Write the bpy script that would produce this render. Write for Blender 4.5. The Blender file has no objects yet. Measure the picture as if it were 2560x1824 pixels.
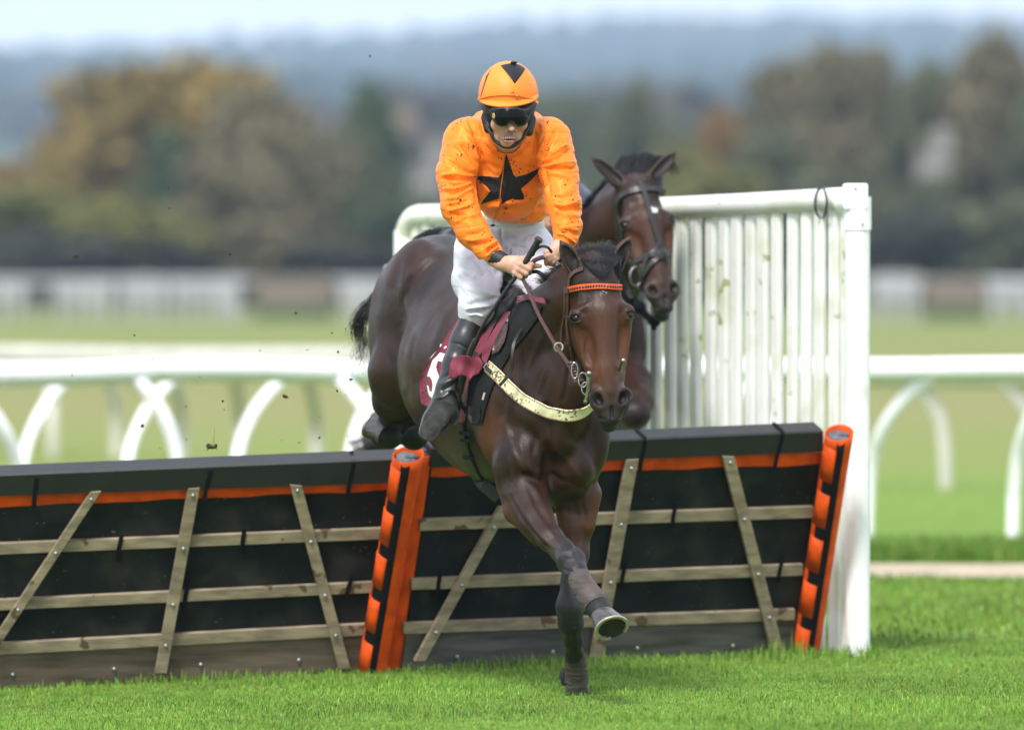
import bpy, bmesh, math, random
import numpy as np
from mathutils import Vector, Matrix, geometry
from mathutils.bvhtree import BVHTree
R = math.radians
sc = bpy.context.scene
COL = sc.collection
# ---------------------------------------------------------------- camera, sky, sun, exposure
CAM_H, FPX, CX, HY = 1.638, 19500.0, 1280.0, 665.0      # eye height, focal length in photo pixels, horizon row
cam = bpy.data.cameras.new("camera"); cam_o = bpy.data.objects.new("camera", cam); COL.objects.link(cam_o)
cam_o.location = (0, 0, CAM_H); cam_o.rotation_euler = (R(90), 0, 0)
cam.sensor_width = 36.0; cam.lens = FPX / 2560 * 36; cam.shift_y = -(912 - HY) / 2560
cam.clip_start = 0.5; cam.clip_end = 9000
cam.dof.use_dof = True; cam.dof.focus_distance = 29.75; cam.dof.aperture_fstop = 2.25
sc.camera = cam_o
w = bpy.data.worlds.new("World"); sc.world = w; w.use_nodes = True
nt = w.node_tree; nt.nodes.clear()
SUN_EL, SUN_AZ = R(52), R(200)
sky = nt.nodes.new('ShaderNodeTexSky'); sky.sky_type = 'NISHITA'; sky.sun_disc = False
sky.sun_elevation = SUN_EL; sky.sun_rotation = SUN_AZ; sky.air_density = 1.0; sky.dust_density = 1.0; sky.ozone_density = 1.0
tc = nt.nodes.new('ShaderNodeTexCoord'); mp = nt.nodes.new('ShaderNodeMapping'); mp.inputs['Scale'].default_value = (1, 1, 3.2)
cn = nt.nodes.new('ShaderNodeTexNoise'); cn.inputs['Scale'].default_value = 2.3; cn.inputs['Detail'].default_value = 6; cn.inputs['Roughness'].default_value = .55
cr = nt.nodes.new('ShaderNodeValToRGB'); cr.color_ramp.elements[0].position = .30; cr.color_ramp.elements[0].color = (.74, .74, .74, 1)
cr.color_ramp.elements[1].position = .68; cr.color_ramp.elements[1].color = (.97, .97, .97, 1)
cloud = nt.nodes.new('ShaderNodeRGB'); cloud.outputs[0].default_value = (9.3, 9.8, 10.9, 1)
mix = nt.nodes.new('ShaderNodeMix'); mix.data_type = 'RGBA'
bg = nt.nodes.new('ShaderNodeBackground'); bg.inputs['Strength'].default_value = 0.10
wo = nt.nodes.new('ShaderNodeOutputWorld')
L = nt.links.new
L(tc.outputs['Generated'], mp.inputs['Vector']); L(mp.outputs[0], cn.inputs['Vector']); L(cn.outputs['Fac'], cr.inputs['Fac'])
L(cr.outputs['Color'], mix.inputs['Factor']); L(sky.outputs[0], mix.inputs['A']); L(cloud.outputs[0], mix.inputs['B'])
L(mix.outputs['Result'], bg.inputs['Color']); L(bg.outputs[0], wo.inputs['Surface'])
sl = bpy.data.lights.new("sun", 'SUN'); sl.energy = 2.6; sl.angle = R(11); sl.color = (1.0, .96, .90)
so = bpy.data.objects.new("sun", sl); COL.objects.link(so); so.location = (-5, -5, 20)
# direction the light comes from: behind-left of the camera, high
sdir = Vector((math.sin(SUN_AZ) * math.cos(SUN_EL), math.cos(SUN_AZ) * math.cos(SUN_EL), math.sin(SUN_EL)))
so.rotation_euler = sdir.to_track_quat('Z', 'Y').to_euler()
sc.view_settings.view_transform = 'Standard'; sc.view_settings.look = 'None'; sc.view_settings.gamma = 1; sc.view_settings.exposure = 0.78
sc.cycles.volume_bounces = 0; sc.cycles.max_bounces = 6; sc.cycles.transparent_max_bounces = 8
sc.cycles.use_denoising = True

def P(x, y, d): return Vector(((x - CX) * d / FPX, d, CAM_H - (y - HY) * d / FPX))
def PX(v): return (CX + v[0] * FPX / v[1], HY + (CAM_H - v[2]) * FPX / v[1])
def G(x, d, z=0.0): return Vector(((x - CX) * d / FPX, d, z))        # point at distance d, height z, photo column x
RNG = np.random.default_rng(7); random.seed(7)
# ---------------------------------------------------------------- object helpers
def link(o, parent=None):
    COL.objects.link(o)
    if parent is not None: o.parent = parent; o.matrix_parent_inverse = Matrix.Translation(-Vector(parent.location))
    return o
def tag(o, label=None, cat=None, group=None, kind=None):
    if label: o['label'] = label
    if cat: o['category'] = cat
    if group: o['group'] = group
    if kind: o['kind'] = kind
    return o
def thing(name, loc, label, cat, group=None):
    o = bpy.data.objects.new(name, None); o.location = loc; o.empty_display_size = .1; COL.objects.link(o)
    return tag(o, label, cat, group)
def mesh_obj(name, verts, faces, mat, parent=None, smooth=True, colors=None):
    me = bpy.data.meshes.new(name)
    verts = np.asarray(verts, dtype=np.float32).reshape(-1, 3)
    if isinstance(faces, np.ndarray):
        n, k = faces.shape
        me.vertices.add(len(verts)); me.vertices.foreach_set('co', verts.ravel())
        me.loops.add(n * k); me.loops.foreach_set('vertex_index', faces.astype(np.int32).ravel())
        me.polygons.add(n); me.polygons.foreach_set('loop_start', np.arange(0, n * k, k, dtype=np.int32))
        me.update(calc_edges=True); me.validate()
    else:
        me.from_pydata([tuple(v) for v in verts], [], faces); me.update()
    if smooth: me.polygons.foreach_set('use_smooth', np.ones(len(me.polygons), dtype=bool))
    if colors is not None:
        a = me.color_attributes.new('Col', 'FLOAT_COLOR', 'POINT')
        c = np.ones((len(verts), 4), dtype=np.float32); c[:, :colors.shape[1]] = colors
        a.data.foreach_set('color', c.ravel())
    for m in (mat if isinstance(mat, (list, tuple)) else [mat]): me.materials.append(m)
    return link(bpy.data.objects.new(name, me), parent)
class MB:
    """collects shapes, then build() links them as one mesh object"""
    def __init__(s): s.v = []; s.f = []
    def add(s, v, f):
        b = len(s.v); s.v += [tuple(p) for p in v]; s.f += [tuple(i + b for i in q) for q in f]
    def box(s, c, ex, ey, ez):
        """centre + three half-extent vectors"""
        c, ex, ey, ez = map(Vector, (c, ex, ey, ez))
        v = [c + a * ex + b * ey + k * ez for a in (-1, 1) for b in (-1, 1) for k in (-1, 1)]
        s.add(v, [(0, 1, 3, 2), (4, 6, 7, 5), (0, 4, 5, 1), (2, 3, 7, 6), (0, 2, 6, 4), (1, 5, 7, 3)])
    def bar(s, a, b, wv, tv):
        a, b = Vector(a), Vector(b); s.box((a + b) / 2, (b - a) / 2, wv, tv)
    def tube(s, pts, rad, n=10, caps=True, flat=None):
        pts = [Vector(p) for p in pts]; m = len(pts)
        rad = [rad] * m if not hasattr(rad, '__len__') else rad
        b = len(s.v); prev = None
        for i, p in enumerate(pts):
            t = (pts[min(i + 1, m - 1)] - pts[max(i - 1, 0)]).normalized()
            if prev is None:
                up = Vector((0, 0, 1)) if abs(t.z) < .9 else Vector((1, 0, 0)); prev = t.cross(up).normalized()
            prev = (prev - t * prev.dot(t)).normalized(); q = t.cross(prev)
            for k in range(n):
                a = 2 * math.pi * k / n
                off = prev * math.cos(a) * rad[i] + q * math.sin(a) * rad[i]
                if flat: off -= flat[0] * off.dot(flat[0]) * (1 - flat[1])
                s.v.append(tuple(p + off))
        for i in range(m - 1):
            for k in range(n):
                k2 = (k + 1) % n; s.f.append((b + i * n + k, b + i * n + k2, b + (i + 1) * n + k2, b + (i + 1) * n + k))
        if caps: s.f.append(tuple(b + k for k in range(n))[::-1]); s.f.append(tuple(b + (m - 1) * n + k for k in range(n)))
    def ball(s, c, r, n=10, m=7, sc3=(1, 1, 1), half=False):
        c = Vector(c); b = len(s.v)
        for i in range(m + 1):
            th = math.pi * i / m
            for k in range(n):
                ph = 2 * math.pi * k / n
                s.v.append(tuple(c + Vector((r * sc3[0] * math.sin(th) * math.cos(ph), r * sc3[1] * math.sin(th) * math.sin(ph), r * sc3[2] * math.cos(th)))))
        for i in range(m):
            for k in range(n):
                k2 = (k + 1) % n; s.f.append((b + i * n + k, b + (i + 1) * n + k, b + (i + 1) * n + k2, b + i * n + k2))
    def build(s, name, mat, parent=None, smooth=False, bevel=0):
        me = bpy.data.meshes.new(name); me.from_pydata(s.v, [], s.f); me.update()
        if bevel or True:
            bm = bmesh.new(); bm.from_mesh(me); bmesh.ops.remove_doubles(bm, verts=bm.verts, dist=1e-6)
            bmesh.ops.recalc_face_normals(bm, faces=bm.faces)
            if bevel: bmesh.ops.bevel(bm, geom=[e for e in bm.edges], offset=bevel, segments=2, affect='EDGES', profile=.6)
            bm.to_mesh(me); bm.free()
        if smooth:
            me.polygons.foreach_set('use_smooth', np.ones(len(me.polygons), dtype=bool))
            try: me.set_sharp_from_angle(angle=R(50))
            except Exception: pass
        me.materials.append(mat)
        return link(bpy.data.objects.new(name, me), parent)
def copy_tree(o, parent=None):
    c = o.copy(); COL.objects.link(c)
    if parent: c.parent = parent
    for ch in list(o.children): copy_tree(ch, c)
    return c
def spline(pts, n):
    """Catmull-Rom through pts -> n samples (any dimension)"""
    p = np.array(pts, float); m = len(p); out = []
    for t in np.linspace(0, m - 1, n):
        i = min(int(t), m - 2); u = t - i
        p0, p1, p2, p3 = p[max(i - 1, 0)], p[i], p[i + 1], p[min(i + 2, m - 1)]
        out.append(.5 * (2 * p1 + (p2 - p0) * u + (2 * p0 - 5 * p1 + 4 * p2 - p3) * u * u + (3 * p1 - p0 - 3 * p2 + p3) * u ** 3))
    return np.array(out)
# ---------------------------------------------------------------- materials
def mat(name, col, rough=.6, var=.15, nscale=8, bump=0, bscale=60, spec=.5, metal=0, coat=0, sheen=0, stretch=(1, 1, 1),
        attr=False, spots=None, col2=None, sub=0, bdist=.004, trans=0, rvar=0, tint=None):
    m = bpy.data.materials.new(name); m.use_nodes = True; n = m.node_tree; b = n.nodes['Principled BSDF']; l = n.links.new
    tcn = n.nodes.new('ShaderNodeTexCoord'); mpn = n.nodes.new('ShaderNodeMapping'); mpn.inputs['Scale'].default_value = stretch
    l(tcn.outputs['Object'], mpn.inputs[0])
    nz = n.nodes.new('ShaderNodeTexNoise'); nz.inputs['Scale'].default_value = nscale; nz.inputs['Detail'].default_value = 5; l(mpn.outputs[0], nz.inputs['Vector'])
    mx = n.nodes.new('ShaderNodeMix'); mx.data_type = 'RGBA'
    if attr:
        at = n.nodes.new('ShaderNodeVertexColor'); at.layer_name = 'Col'; src = at.outputs['Color']
        hs = n.nodes.new('ShaderNodeMapRange'); hs.inputs['From Min'].default_value = .3; hs.inputs['From Max'].default_value = .7
        hs.inputs['To Min'].default_value = 1 - var; hs.inputs['To Max'].default_value = 1 + var; l(nz.outputs['Fac'], hs.inputs['Value'])
        vm = n.nodes.new('ShaderNodeVectorMath'); vm.operation = 'SCALE'; l(src, vm.inputs[0]); l(hs.outputs[0], vm.inputs['Scale']); cur = vm.outputs[0]
    else:
        c1 = [max(0, c * (1 - var)) for c in col[:3]] + [1]; c2 = list(col2[:3]) + [1] if col2 else [min(1, c * (1 + var)) for c in col[:3]] + [1]
        mx.inputs['A'].default_value = c1; mx.inputs['B'].default_value = c2
        mr = n.nodes.new('ShaderNodeMapRange'); mr.inputs['From Min'].default_value = .35; mr.inputs['From Max'].default_value = .65; l(nz.outputs['Fac'], mr.inputs['Value'])
        l(mr.outputs[0], mx.inputs['Factor']); cur = mx.outputs['Result']
    if spots:   # list of (colour, scale, threshold, breakup)
        for (scol, sscale, thr, brk, *soft) in spots:
            s1 = n.nodes.new('ShaderNodeTexNoise'); s1.inputs['Scale'].default_value = sscale; s1.inputs['Detail'].default_value = 2; l(tcn.outputs['Object'], s1.inputs['Vector'])
            s2 = n.nodes.new('ShaderNodeTexNoise'); s2.inputs['Scale'].default_value = sscale * .13; s2.inputs['Detail'].default_value = 1; l(tcn.outputs['Object'], s2.inputs['Vector'])
            ad = n.nodes.new('ShaderNodeMath'); ad.operation = 'MULTIPLY_ADD'; ad.inputs[1].default_value = brk; l(s2.outputs['Fac'], ad.inputs[0]); l(s1.outputs['Fac'], ad.inputs[2])
            r = n.nodes.new('ShaderNodeMapRange'); r.inputs['From Min'].default_value = thr; r.inputs['From Max'].default_value = thr + (soft[0] if soft else .03); l(ad.outputs[0], r.inputs['Value'])
            mm = n.nodes.new('ShaderNodeMix'); mm.data_type = 'RGBA'; l(r.outputs[0], mm.inputs['Factor']); l(cur, mm.inputs['A']); mm.inputs['B'].default_value = list(scol) + [1]
            cur = mm.outputs['Result']
    l(cur, b.inputs['Base Color'])
    b.inputs['Roughness'].default_value = rough; b.inputs['Specular IOR Level'].default_value = spec; b.inputs['Metallic'].default_value = metal
    b.inputs['Coat Weight'].default_value = coat; b.inputs['Coat Roughness'].default_value = .25
    b.inputs['Sheen Weight'].default_value = sheen; b.inputs['Sheen Roughness'].default_value = .4
    if sub: b.inputs['Subsurface Weight'].default_value = sub; b.inputs['Subsurface Radius'].default_value = (.012, .005, .003); b.inputs['Subsurface Scale'].default_value = 1
    if trans: b.inputs['Transmission Weight'].default_value = 0
    if tint: b.inputs['Specular Tint'].default_value = list(tint) + [1]; b.inputs['Sheen Tint'].default_value = list(tint) + [1]
    if rvar:
        rn = n.nodes.new('ShaderNodeTexNoise'); rn.inputs['Scale'].default_value = 7; rn.inputs['Detail'].default_value = 6; l(tcn.outputs['Object'], rn.inputs['Vector'])
        rr = n.nodes.new('ShaderNodeMapRange'); rr.inputs['From Min'].default_value = .35; rr.inputs['From Max'].default_value = .65; rr.inputs['To Min'].default_value = rough - rvar; rr.inputs['To Max'].default_value = rough + rvar; l(rn.outputs['Fac'], rr.inputs['Value']); l(rr.outputs[0], b.inputs['Roughness'])
    if bump:
        bn = n.nodes.new('ShaderNodeTexNoise'); bn.inputs['Scale'].default_value = bscale; bn.inputs['Detail'].default_value = 4; l(mpn.outputs[0], bn.inputs['Vector'])
        bp = n.nodes.new('ShaderNodeBump'); bp.inputs['Strength'].default_value = bump; bp.inputs['Distance'].default_value = bdist; l(bn.outputs['Fac'], bp.inputs['Height']); l(bp.outputs[0], b.inputs['Normal'])
    return m
# ---------------------------------------------------------------- signed-distance modelling
def axis_pts(segs):
    """[(start, step), ..., (end, _)] -> non-uniform axis"""
    out = []
    for (a, h), (b2, _) in zip(segs[:-1], segs[1:]):
        out.append(np.arange(a, b2 - h * .5, h))
    out.append(np.array([segs[-1][0]])); return np.concatenate(out).astype(np.float32)
class Field:
    def __init__(s, xs, ys, zs):
        s.ax = (xs, ys, zs); s.D = np.full((len(xs), len(ys), len(zs)), .3, np.float32); s.prims = []
    def _put(s, fn, lo, hi, k, col, mode='add', cw=None):
        mg = k + .03; sl_ = []
        for a, l_, h_ in zip(s.ax, lo, hi):
            i0 = max(np.searchsorted(a, l_ - mg) - 1, 0); i1 = min(np.searchsorted(a, h_ + mg) + 1, len(a)); sl_.append(slice(i0, i1))
        if any(q.start >= q.stop for q in sl_): return
        X = s.ax[0][sl_[0]][:, None, None]; Y = s.ax[1][sl_[1]][None, :, None]; Z = s.ax[2][sl_[2]][None, None, :]
        d = fn(X, Y, Z).astype(np.float32); A = s.D[tuple(sl_)]
        if mode == 'add':
            h = np.maximum(k - np.abs(A - d), 0) / k; s.D[tuple(sl_)] = np.minimum(A, d) - h * h * k * .25
        else:
            h = np.maximum(k - np.abs(A + d), 0) / k; s.D[tuple(sl_)] = np.maximum(A, -d) + h * h * k * .25
        if col is not None: s.prims.append((fn, col, mode, cw))
    def cap(s, a, b, ra, rb=None, k=.03, col=None, flat=None, mode='add', cw=None):
        """tapered capsule; flat=(axis, factor) squashes it along an axis"""
        rb = ra if rb is None else rb; a, b = Vector(a), Vector(b)
        ab = b - a; L2 = max(ab.dot(ab), 1e-9)
        if flat: n_, fa = Vector(flat[0]).normalized(), flat[1]
        def fn(X, Y, Z):
            x, y, z = X - a.x, Y - a.y, Z - a.z
            t = np.clip((x * ab.x + y * ab.y + z * ab.z) / L2, 0, 1)
            x, y, z = x - t * ab.x, y - t * ab.y, z - t * ab.z
            q = x * x + y * y + z * z
            if flat:
                c = x * n_.x + y * n_.y + z * n_.z; q = q + c * c * (1 / fa ** 2 - 1)
                return (np.sqrt(q) - (ra + (rb - ra) * t)) * (.5 + .5 * min(fa, 1))
            return np.sqrt(q) - (ra + (rb - ra) * t)
        r = max(ra, rb) * (max(1, flat[1]) if flat else 1)
        lo = [min(a[i], b[i]) - r for i in range(3)]; hi = [max(a[i], b[i]) + r for i in range(3)]
        s._put(fn, lo, hi, k, col, mode, cw)
    def chain(s, pts, k=.03, col=None, flat=None, mode='add', cw=None):
        """pts: (x, y, d, r) in photo px / metres"""
        for p, q in zip(pts[:-1], pts[1:]):
            s.cap(P(*p[:3]), P(*q[:3]), p[3], q[3], k, col if not (len(p) > 4) else p[4], flat, mode, cw)
    def ell(s, c, rad, rot=None, k=.03, col=None, mode='add', cw=None):
        """ellipsoid: centre, radii along the columns of rot (3x3 world axes)"""
        c = Vector(c); M = Matrix(rot) if rot is not None else Matrix.Identity(3)
        e = [M.col[i].normalized() for i in range(3)]; rx, ry, rz = rad
        def fn(X, Y, Z):
            x, y, z = X - c.x, Y - c.y, Z - c.z
            u = (x * e[0].x + y * e[0].y + z * e[0].z); v = (x * e[1].x + y * e[1].y + z * e[1].z); w_ = (x * e[2].x + y * e[2].y + z * e[2].z)
            k0 = np.sqrt((u / rx) ** 2 + (v / ry) ** 2 + (w_ / rz) ** 2); k1 = np.sqrt((u / rx ** 2) ** 2 + (v / ry ** 2) ** 2 + (w_ / rz ** 2) ** 2)
            return k0 * (k0 - 1) / np.maximum(k1, 1e-6)
        r = [sum(abs(e[j][i]) * rad[j] for j in range(3)) for i in range(3)]
        s._put(fn, [c[i] - r[i] for i in range(3)], [c[i] + r[i] for i in range(3)], k, col, mode, cw)
    def mesh(s, smooth=1, tau=.012):
        D = s.D; S = D < 0
        c = np.zeros(tuple(n - 1 for n in D.shape), np.uint8)
        for i in (0, 1):
            for j in (0, 1):
                for k in (0, 1): c += S[i:i + c.shape[0], j:j + c.shape[1], k:k + c.shape[2]]
        act = (c > 0) & (c < 8); I, J, K = np.nonzero(act); idx = np.full(c.shape, -1, np.int32); idx[I, J, K] = np.arange(len(I))
        acc = np.zeros((len(I), 3)); cnt = np.zeros(len(I)); ax = s.ax
        for d in range(3):
            for a in (0, 1):
                for b in (0, 1):
                    o = [0, 0, 0]; o[(d + 1) % 3] = a; o[(d + 2) % 3] = b; o2 = list(o); o2[d] = 1
                    p0 = (I + o[0], J + o[1], K + o[2]); p1 = (I + o2[0], J + o2[1], K + o2[2]); v0 = D[p0]; v1 = D[p1]
                    m = (v0 < 0) != (v1 < 0); t = np.where(m, v0 / np.where(m, v0 - v1, 1), 0)
                    for q in range(3):
                        w0 = ax[q][p0[q]]; w1 = ax[q][p1[q]]; acc[:, q] += np.where(m, w0 + (w1 - w0) * t, 0)
                    cnt += m
        V = acc / cnt[:, None]; F = []
        for d in range(3):
            n0 = [slice(None)] * 3; n1 = [slice(None)] * 3; n0[d] = slice(0, -1); n1[d] = slice(1, None)
            A = S[tuple(n0)]; B = S[tuple(n1)]; e1, e2 = (d + 1) % 3, (d + 2) % 3
            q = np.array(np.nonzero(A != B)); ok = (q[e1] > 0) & (q[e2] > 0) & (q[e1] < c.shape[e1]) & (q[e2] < c.shape[e2]); q = q[:, ok]
            ins = A[tuple(q)]
            def g(a, b):
                z = q.copy(); z[e1] -= a; z[e2] -= b; return idx[tuple(z)]
            f = np.stack([g(1, 1), g(0, 1), g(0, 0), g(1, 0)], 1); f[~ins] = f[~ins][:, ::-1]; F.append(f)
        F = np.concatenate(F); F = F[(F >= 0).all(1)]
        for _ in range(smooth):
            sm = np.zeros_like(V); ct = np.zeros(len(V))
            for a, b in ((0, 1), (1, 2), (2, 3), (3, 0)):
                for u, v in ((a, b), (b, a)):
                    for q in range(3): sm[:, q] += np.bincount(F[:, u], V[F[:, v], q], len(V))
                    ct += np.bincount(F[:, u], minlength=len(V))
            V = V * .4 + .6 * sm / np.maximum(ct, 1)[:, None]
        C = None
        if s.prims:
            X, Y, Z = V[:, 0], V[:, 1], V[:, 2]; W = np.zeros(len(V)); C = np.zeros((len(V), 3))
            for fn, col, mode, cw in s.prims:
                d = fn(X, Y, Z)
                if mode == 'sub': wgt = np.exp(-np.clip(np.abs(d), 0, 1) / .0014) * 30
                else: wgt = np.exp(-np.clip(d + .01, -.02, 1) / tau) * (cw or 1)
                W += wgt; C += wgt[:, None] * np.array(col)
            C /= np.maximum(W, 1e-12)[:, None]
        return V, F, C
def normals(V, F):
    n = np.cross(V[F[:, 2]] - V[F[:, 0]], V[F[:, 3 if F.shape[1] > 3 else 1]] - V[F[:, 1 if F.shape[1] > 3 else 0]]); N = np.zeros_like(V)
    for k in range(F.shape[1]):
        for q in range(3): N[:, q] += np.bincount(F[:, k], n[:, q], len(V))
    return N / np.maximum(np.linalg.norm(N, axis=1), 1e-12)[:, None]
def px_of(V):
    return CX + V[:, 0] * FPX / V[:, 1], HY + (CAM_H - V[:, 2]) * FPX / V[:, 1]
def seg_dist(x, y, poly):
    best = np.full(x.shape, 1e9); tt = np.zeros(x.shape); n = len(poly) - 1
    for i in range(n):
        (ax_, ay), (bx, by) = poly[i][:2], poly[i + 1][:2]; dx, dy = bx - ax_, by - ay
        t = np.clip(((x - ax_) * dx + (y - ay) * dy) / max(dx * dx + dy * dy, 1e-9), 0, 1)
        d = np.hypot(x - ax_ - t * dx, y - ay - t * dy); m = d < best; best[m] = d[m]; tt[m] = (i + t[m]) / n
    return best, tt
def folds(V, F, lines, facing=-.05):
    """raise (+) or press (-) creases of cloth/muscle along traced lines, on the side the lines were traced from"""
    N = normals(V, F); x, y = px_of(V); off = np.zeros(len(V)); m = N[:, 1] < facing; fw = np.clip((-N[:, 1] - .0) * 2.5, 0, 1)
    for poly, amp, wd in lines:
        d, t = seg_dist(x, y, poly); off += m * fw * amp * np.exp(-(d / wd) ** 2) * np.clip(np.minimum(t, 1 - t) * 6 + .15, 0, 1)
    return V + N * off[:, None]
def bvh(*parts):
    Vs, Fs, b = [], [], 0
    for V, F in parts: Vs.append(V); Fs.append(F + b); b += len(V)
    return BVHTree.FromPolygons(np.concatenate(Vs).tolist(), np.concatenate(Fs).tolist())
EYE = Vector((0, 0, CAM_H))
def hit(T, x, y, d0=26.0):
    o = EYE; dr = (P(x, y, 30) - EYE).normalized(); h = T.ray_cast(o + dr * d0, dr, 12); return h[0], h[1]
def drape(T, poly, off=.003, thick=.003, step=5, fallback=None, relax=0, holes=None, wob=0):
    """cut a cloth shape from its outline, lay it on the surface of T, give it thickness -> verts, faces"""
    pts = []; n = len(poly)
    for i in range(n):
        a, b = poly[i], poly[(i + 1) % n]; m = max(1, int(math.hypot(b[0] - a[0], b[1] - a[1]) / step))
        pts += [(a[0] + (b[0] - a[0]) * k / m, a[1] + (b[1] - a[1]) * k / m) for k in range(m)]
    nb = len(pts); edges = [(i, (i + 1) % nb) for i in range(nb)]
    xs = [p[0] for p in pts]; ys = [p[1] for p in pts]; ins = []
    pa = np.array(pts)
    gx = np.arange(min(xs) + step / 2, max(xs), step)
    for yy in np.arange(min(ys) + step / 2, max(ys), step):
        a = pa; b = np.roll(pa, -1, 0); c = (a[:, 1] > yy) != (b[:, 1] > yy)
        xi = np.sort(a[c, 0] + (yy - a[c, 1]) / (b[c, 1] - a[c, 1]) * (b[c, 0] - a[c, 0]))
        for x in gx:
            if np.searchsorted(xi, x) % 2 == 1: ins.append((x, yy))
    ins = np.array(ins).reshape(-1, 2)
    if len(ins):
        dd, _ = seg_dist(ins[:, 0], ins[:, 1], pts + [pts[0]]); ins = ins[dd > step * .35]
    allp = [Vector(p) for p in pts] + [Vector(p) for p in ins.tolist()]
    r = geometry.delaunay_2d_cdt(allp, edges, [list(range(nb))], 1, 1e-4)
    v2, f2 = r[0], r[2]; V = []; dep = []
    for p in v2:
        h, nn = hit(T, p.x, p.y); dep.append(h.y if h else None)
    ok = [i for i, q in enumerate(dep) if q is not None]
    if not ok and fallback is None: print('DRAPE MISSED', poly[0]); fallback = 29.8
    okx = np.array([(v2[i].x, v2[i].y) for i in ok]) if ok else None; okd = np.array([dep[i] for i in ok]) if ok else None
    for i, p in enumerate(v2):
        if dep[i] is None:
            dep[i] = fallback if (fallback is not None or okx is None) else float(okd[np.argmin((okx[:, 0] - p.x) ** 2 + (okx[:, 1] - p.y) ** 2)])
    dep = np.array(dep); tri = []
    for f in f2:
        for k in range(1, len(f) - 1): tri.append((f[0], f[k], f[k + 1]))
    tri = np.array(tri)
    if relax:
        for _ in range(relax):
            sm = np.zeros(len(dep)); ct = np.zeros(len(dep))
            for a, b in ((0, 1), (1, 2), (2, 0)):
                sm += np.bincount(tri[:, a], dep[tri[:, b]], len(dep)) + np.bincount(tri[:, b], dep[tri[:, a]], len(dep)); ct += np.bincount(tri[:, a], minlength=len(dep)) + np.bincount(tri[:, b], minlength=len(dep))
            dep = np.minimum(dep, sm / np.maximum(ct, 1))
    if wob:
        dep = dep - wob * (1 + np.sin(np.array([p.x for p in v2]) * .11 + np.array([p.y for p in v2]) * .07))
    A = np.array([P(p.x, p.y, dep[i] - off) for i, p in enumerate(v2)])
    # orient towards camera
    t = A[tri]; nn = np.cross(t[:, 1] - t[:, 0], t[:, 2] - t[:, 0])
    flip = nn[:, 1] > 0; tri[flip] = tri[flip][:, ::-1]
    B = A.copy(); B[:, 1] += thick; nA = len(A); F = [tuple(f) for f in tri] + [tuple(nA + i for i in f[::-1]) for f in tri]
    from collections import Counter
    ec = {}
    for f in tri:
        for a, b in ((f[0], f[1]), (f[1], f[2]), (f[2], f[0])):
            if (b, a) in ec: ec.pop((b, a))
            else: ec[(a, b)] = 1
    for (a, b) in ec: F.append((b, a, nA + a, nA + b))
    return np.concatenate([A, B]), F
def drape_obj(name, T, poly, m, parent, sm=False, **kw):
    V, F = drape(T, poly, **kw); return mesh_obj(name, V, [tuple(int(i) for i in f) for f in F], m, parent, smooth=sm)
def strip_poly(pts, wd):
    """px polyline + width(s) -> outline polygon"""
    s = spline(pts, max(len(pts) * 4, 8)) if len(pts) > 2 else np.array(pts, float); n = len(s); wd = np.interp(np.linspace(0, 1, n), np.linspace(0, 1, len(wd)), wd) if hasattr(wd, '__len__') else np.full(n, wd)
    t = np.gradient(s[:, :2], axis=0); t /= np.maximum(np.linalg.norm(t, axis=1), 1e-9)[:, None]; q = np.stack([-t[:, 1], t[:, 0]], 1)
    a = s[:, :2] + q * wd[:, None] / 2; b = s[:, :2] - q * wd[:, None] / 2
    return [tuple(p) for p in a] + [tuple(p) for p in b[::-1]]
def strap(T, pts, wd_m, thick=.004, off=.004, fallback=None, n=None, smooth=2):
    """leather strap laid on T along a traced line; returns an MB-ready ribbon with thickness. pts (x,y[,d])"""
    n = n or max(8, int(sum(math.hypot(pts[i + 1][0] - pts[i][0], pts[i + 1][1] - pts[i][1]) for i in range(len(pts) - 1)) / 7))
    s = spline([p[:2] for p in pts], n); dep = []; nrm = []
    for x, y in s:
        h, nn = hit(T, x, y) if T else (None, None); dep.append(h.y if h else np.nan); nrm.append(nn if h else Vector((0, -1, 0)))
    dep = np.array(dep)
    if np.isnan(dep).all(): dep[:] = fallback or 29.5; print("STRAP MISSED", pts[0])
    g = ~np.isnan(dep); dep = np.interp(np.arange(n), np.arange(n)[g], dep[g])
    for _ in range(smooth): dep[1:-1] = np.minimum(dep[1:-1], (dep[:-2] + dep[2:]) / 2) * .5 + .5 * dep[1:-1]
    C = [P(x, y, d) for (x, y), d in zip(s, dep)]
    for _ in range(3): nrm = [(nrm[max(i - 1, 0)] + nrm[i] + nrm[min(i + 1, n - 1)]).normalized() for i in range(n)]
    return ribbon(C, nrm, wd_m, thick, off)
def ribbon(C, nrm, wd, thick, off=0):
    n = len(C); V = []; F = []
    wd = [wd] * n if not hasattr(wd, '__len__') else np.interp(np.linspace(0, 1, n), np.linspace(0, 1, len(wd)), wd)
    for i in range(n):
        t = (C[min(i + 1, n - 1)] - C[max(i - 1, 0)]).normalized(); nn = (nrm[i] - t * nrm[i].dot(t)).normalized(); b = t.cross(nn)
        for sx, sz in ((-.5, 0), (-.42, 1), (.42, 1), (.5, 0)): V.append(C[i] + nn * off + b * wd[i] * sx + nn * thick * sz)
    for i in range(n - 1):
        for k in range(4):
            k2 = (k + 1) % 4; F.append((4 * i + k, 4 * i + k2, 4 * i + 4 + k2, 4 * i + 4 + k))
    F += [(0, 1, 2, 3)[::-1], tuple(4 * (n - 1) + k for k in range(4))]
    return V, F
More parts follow.
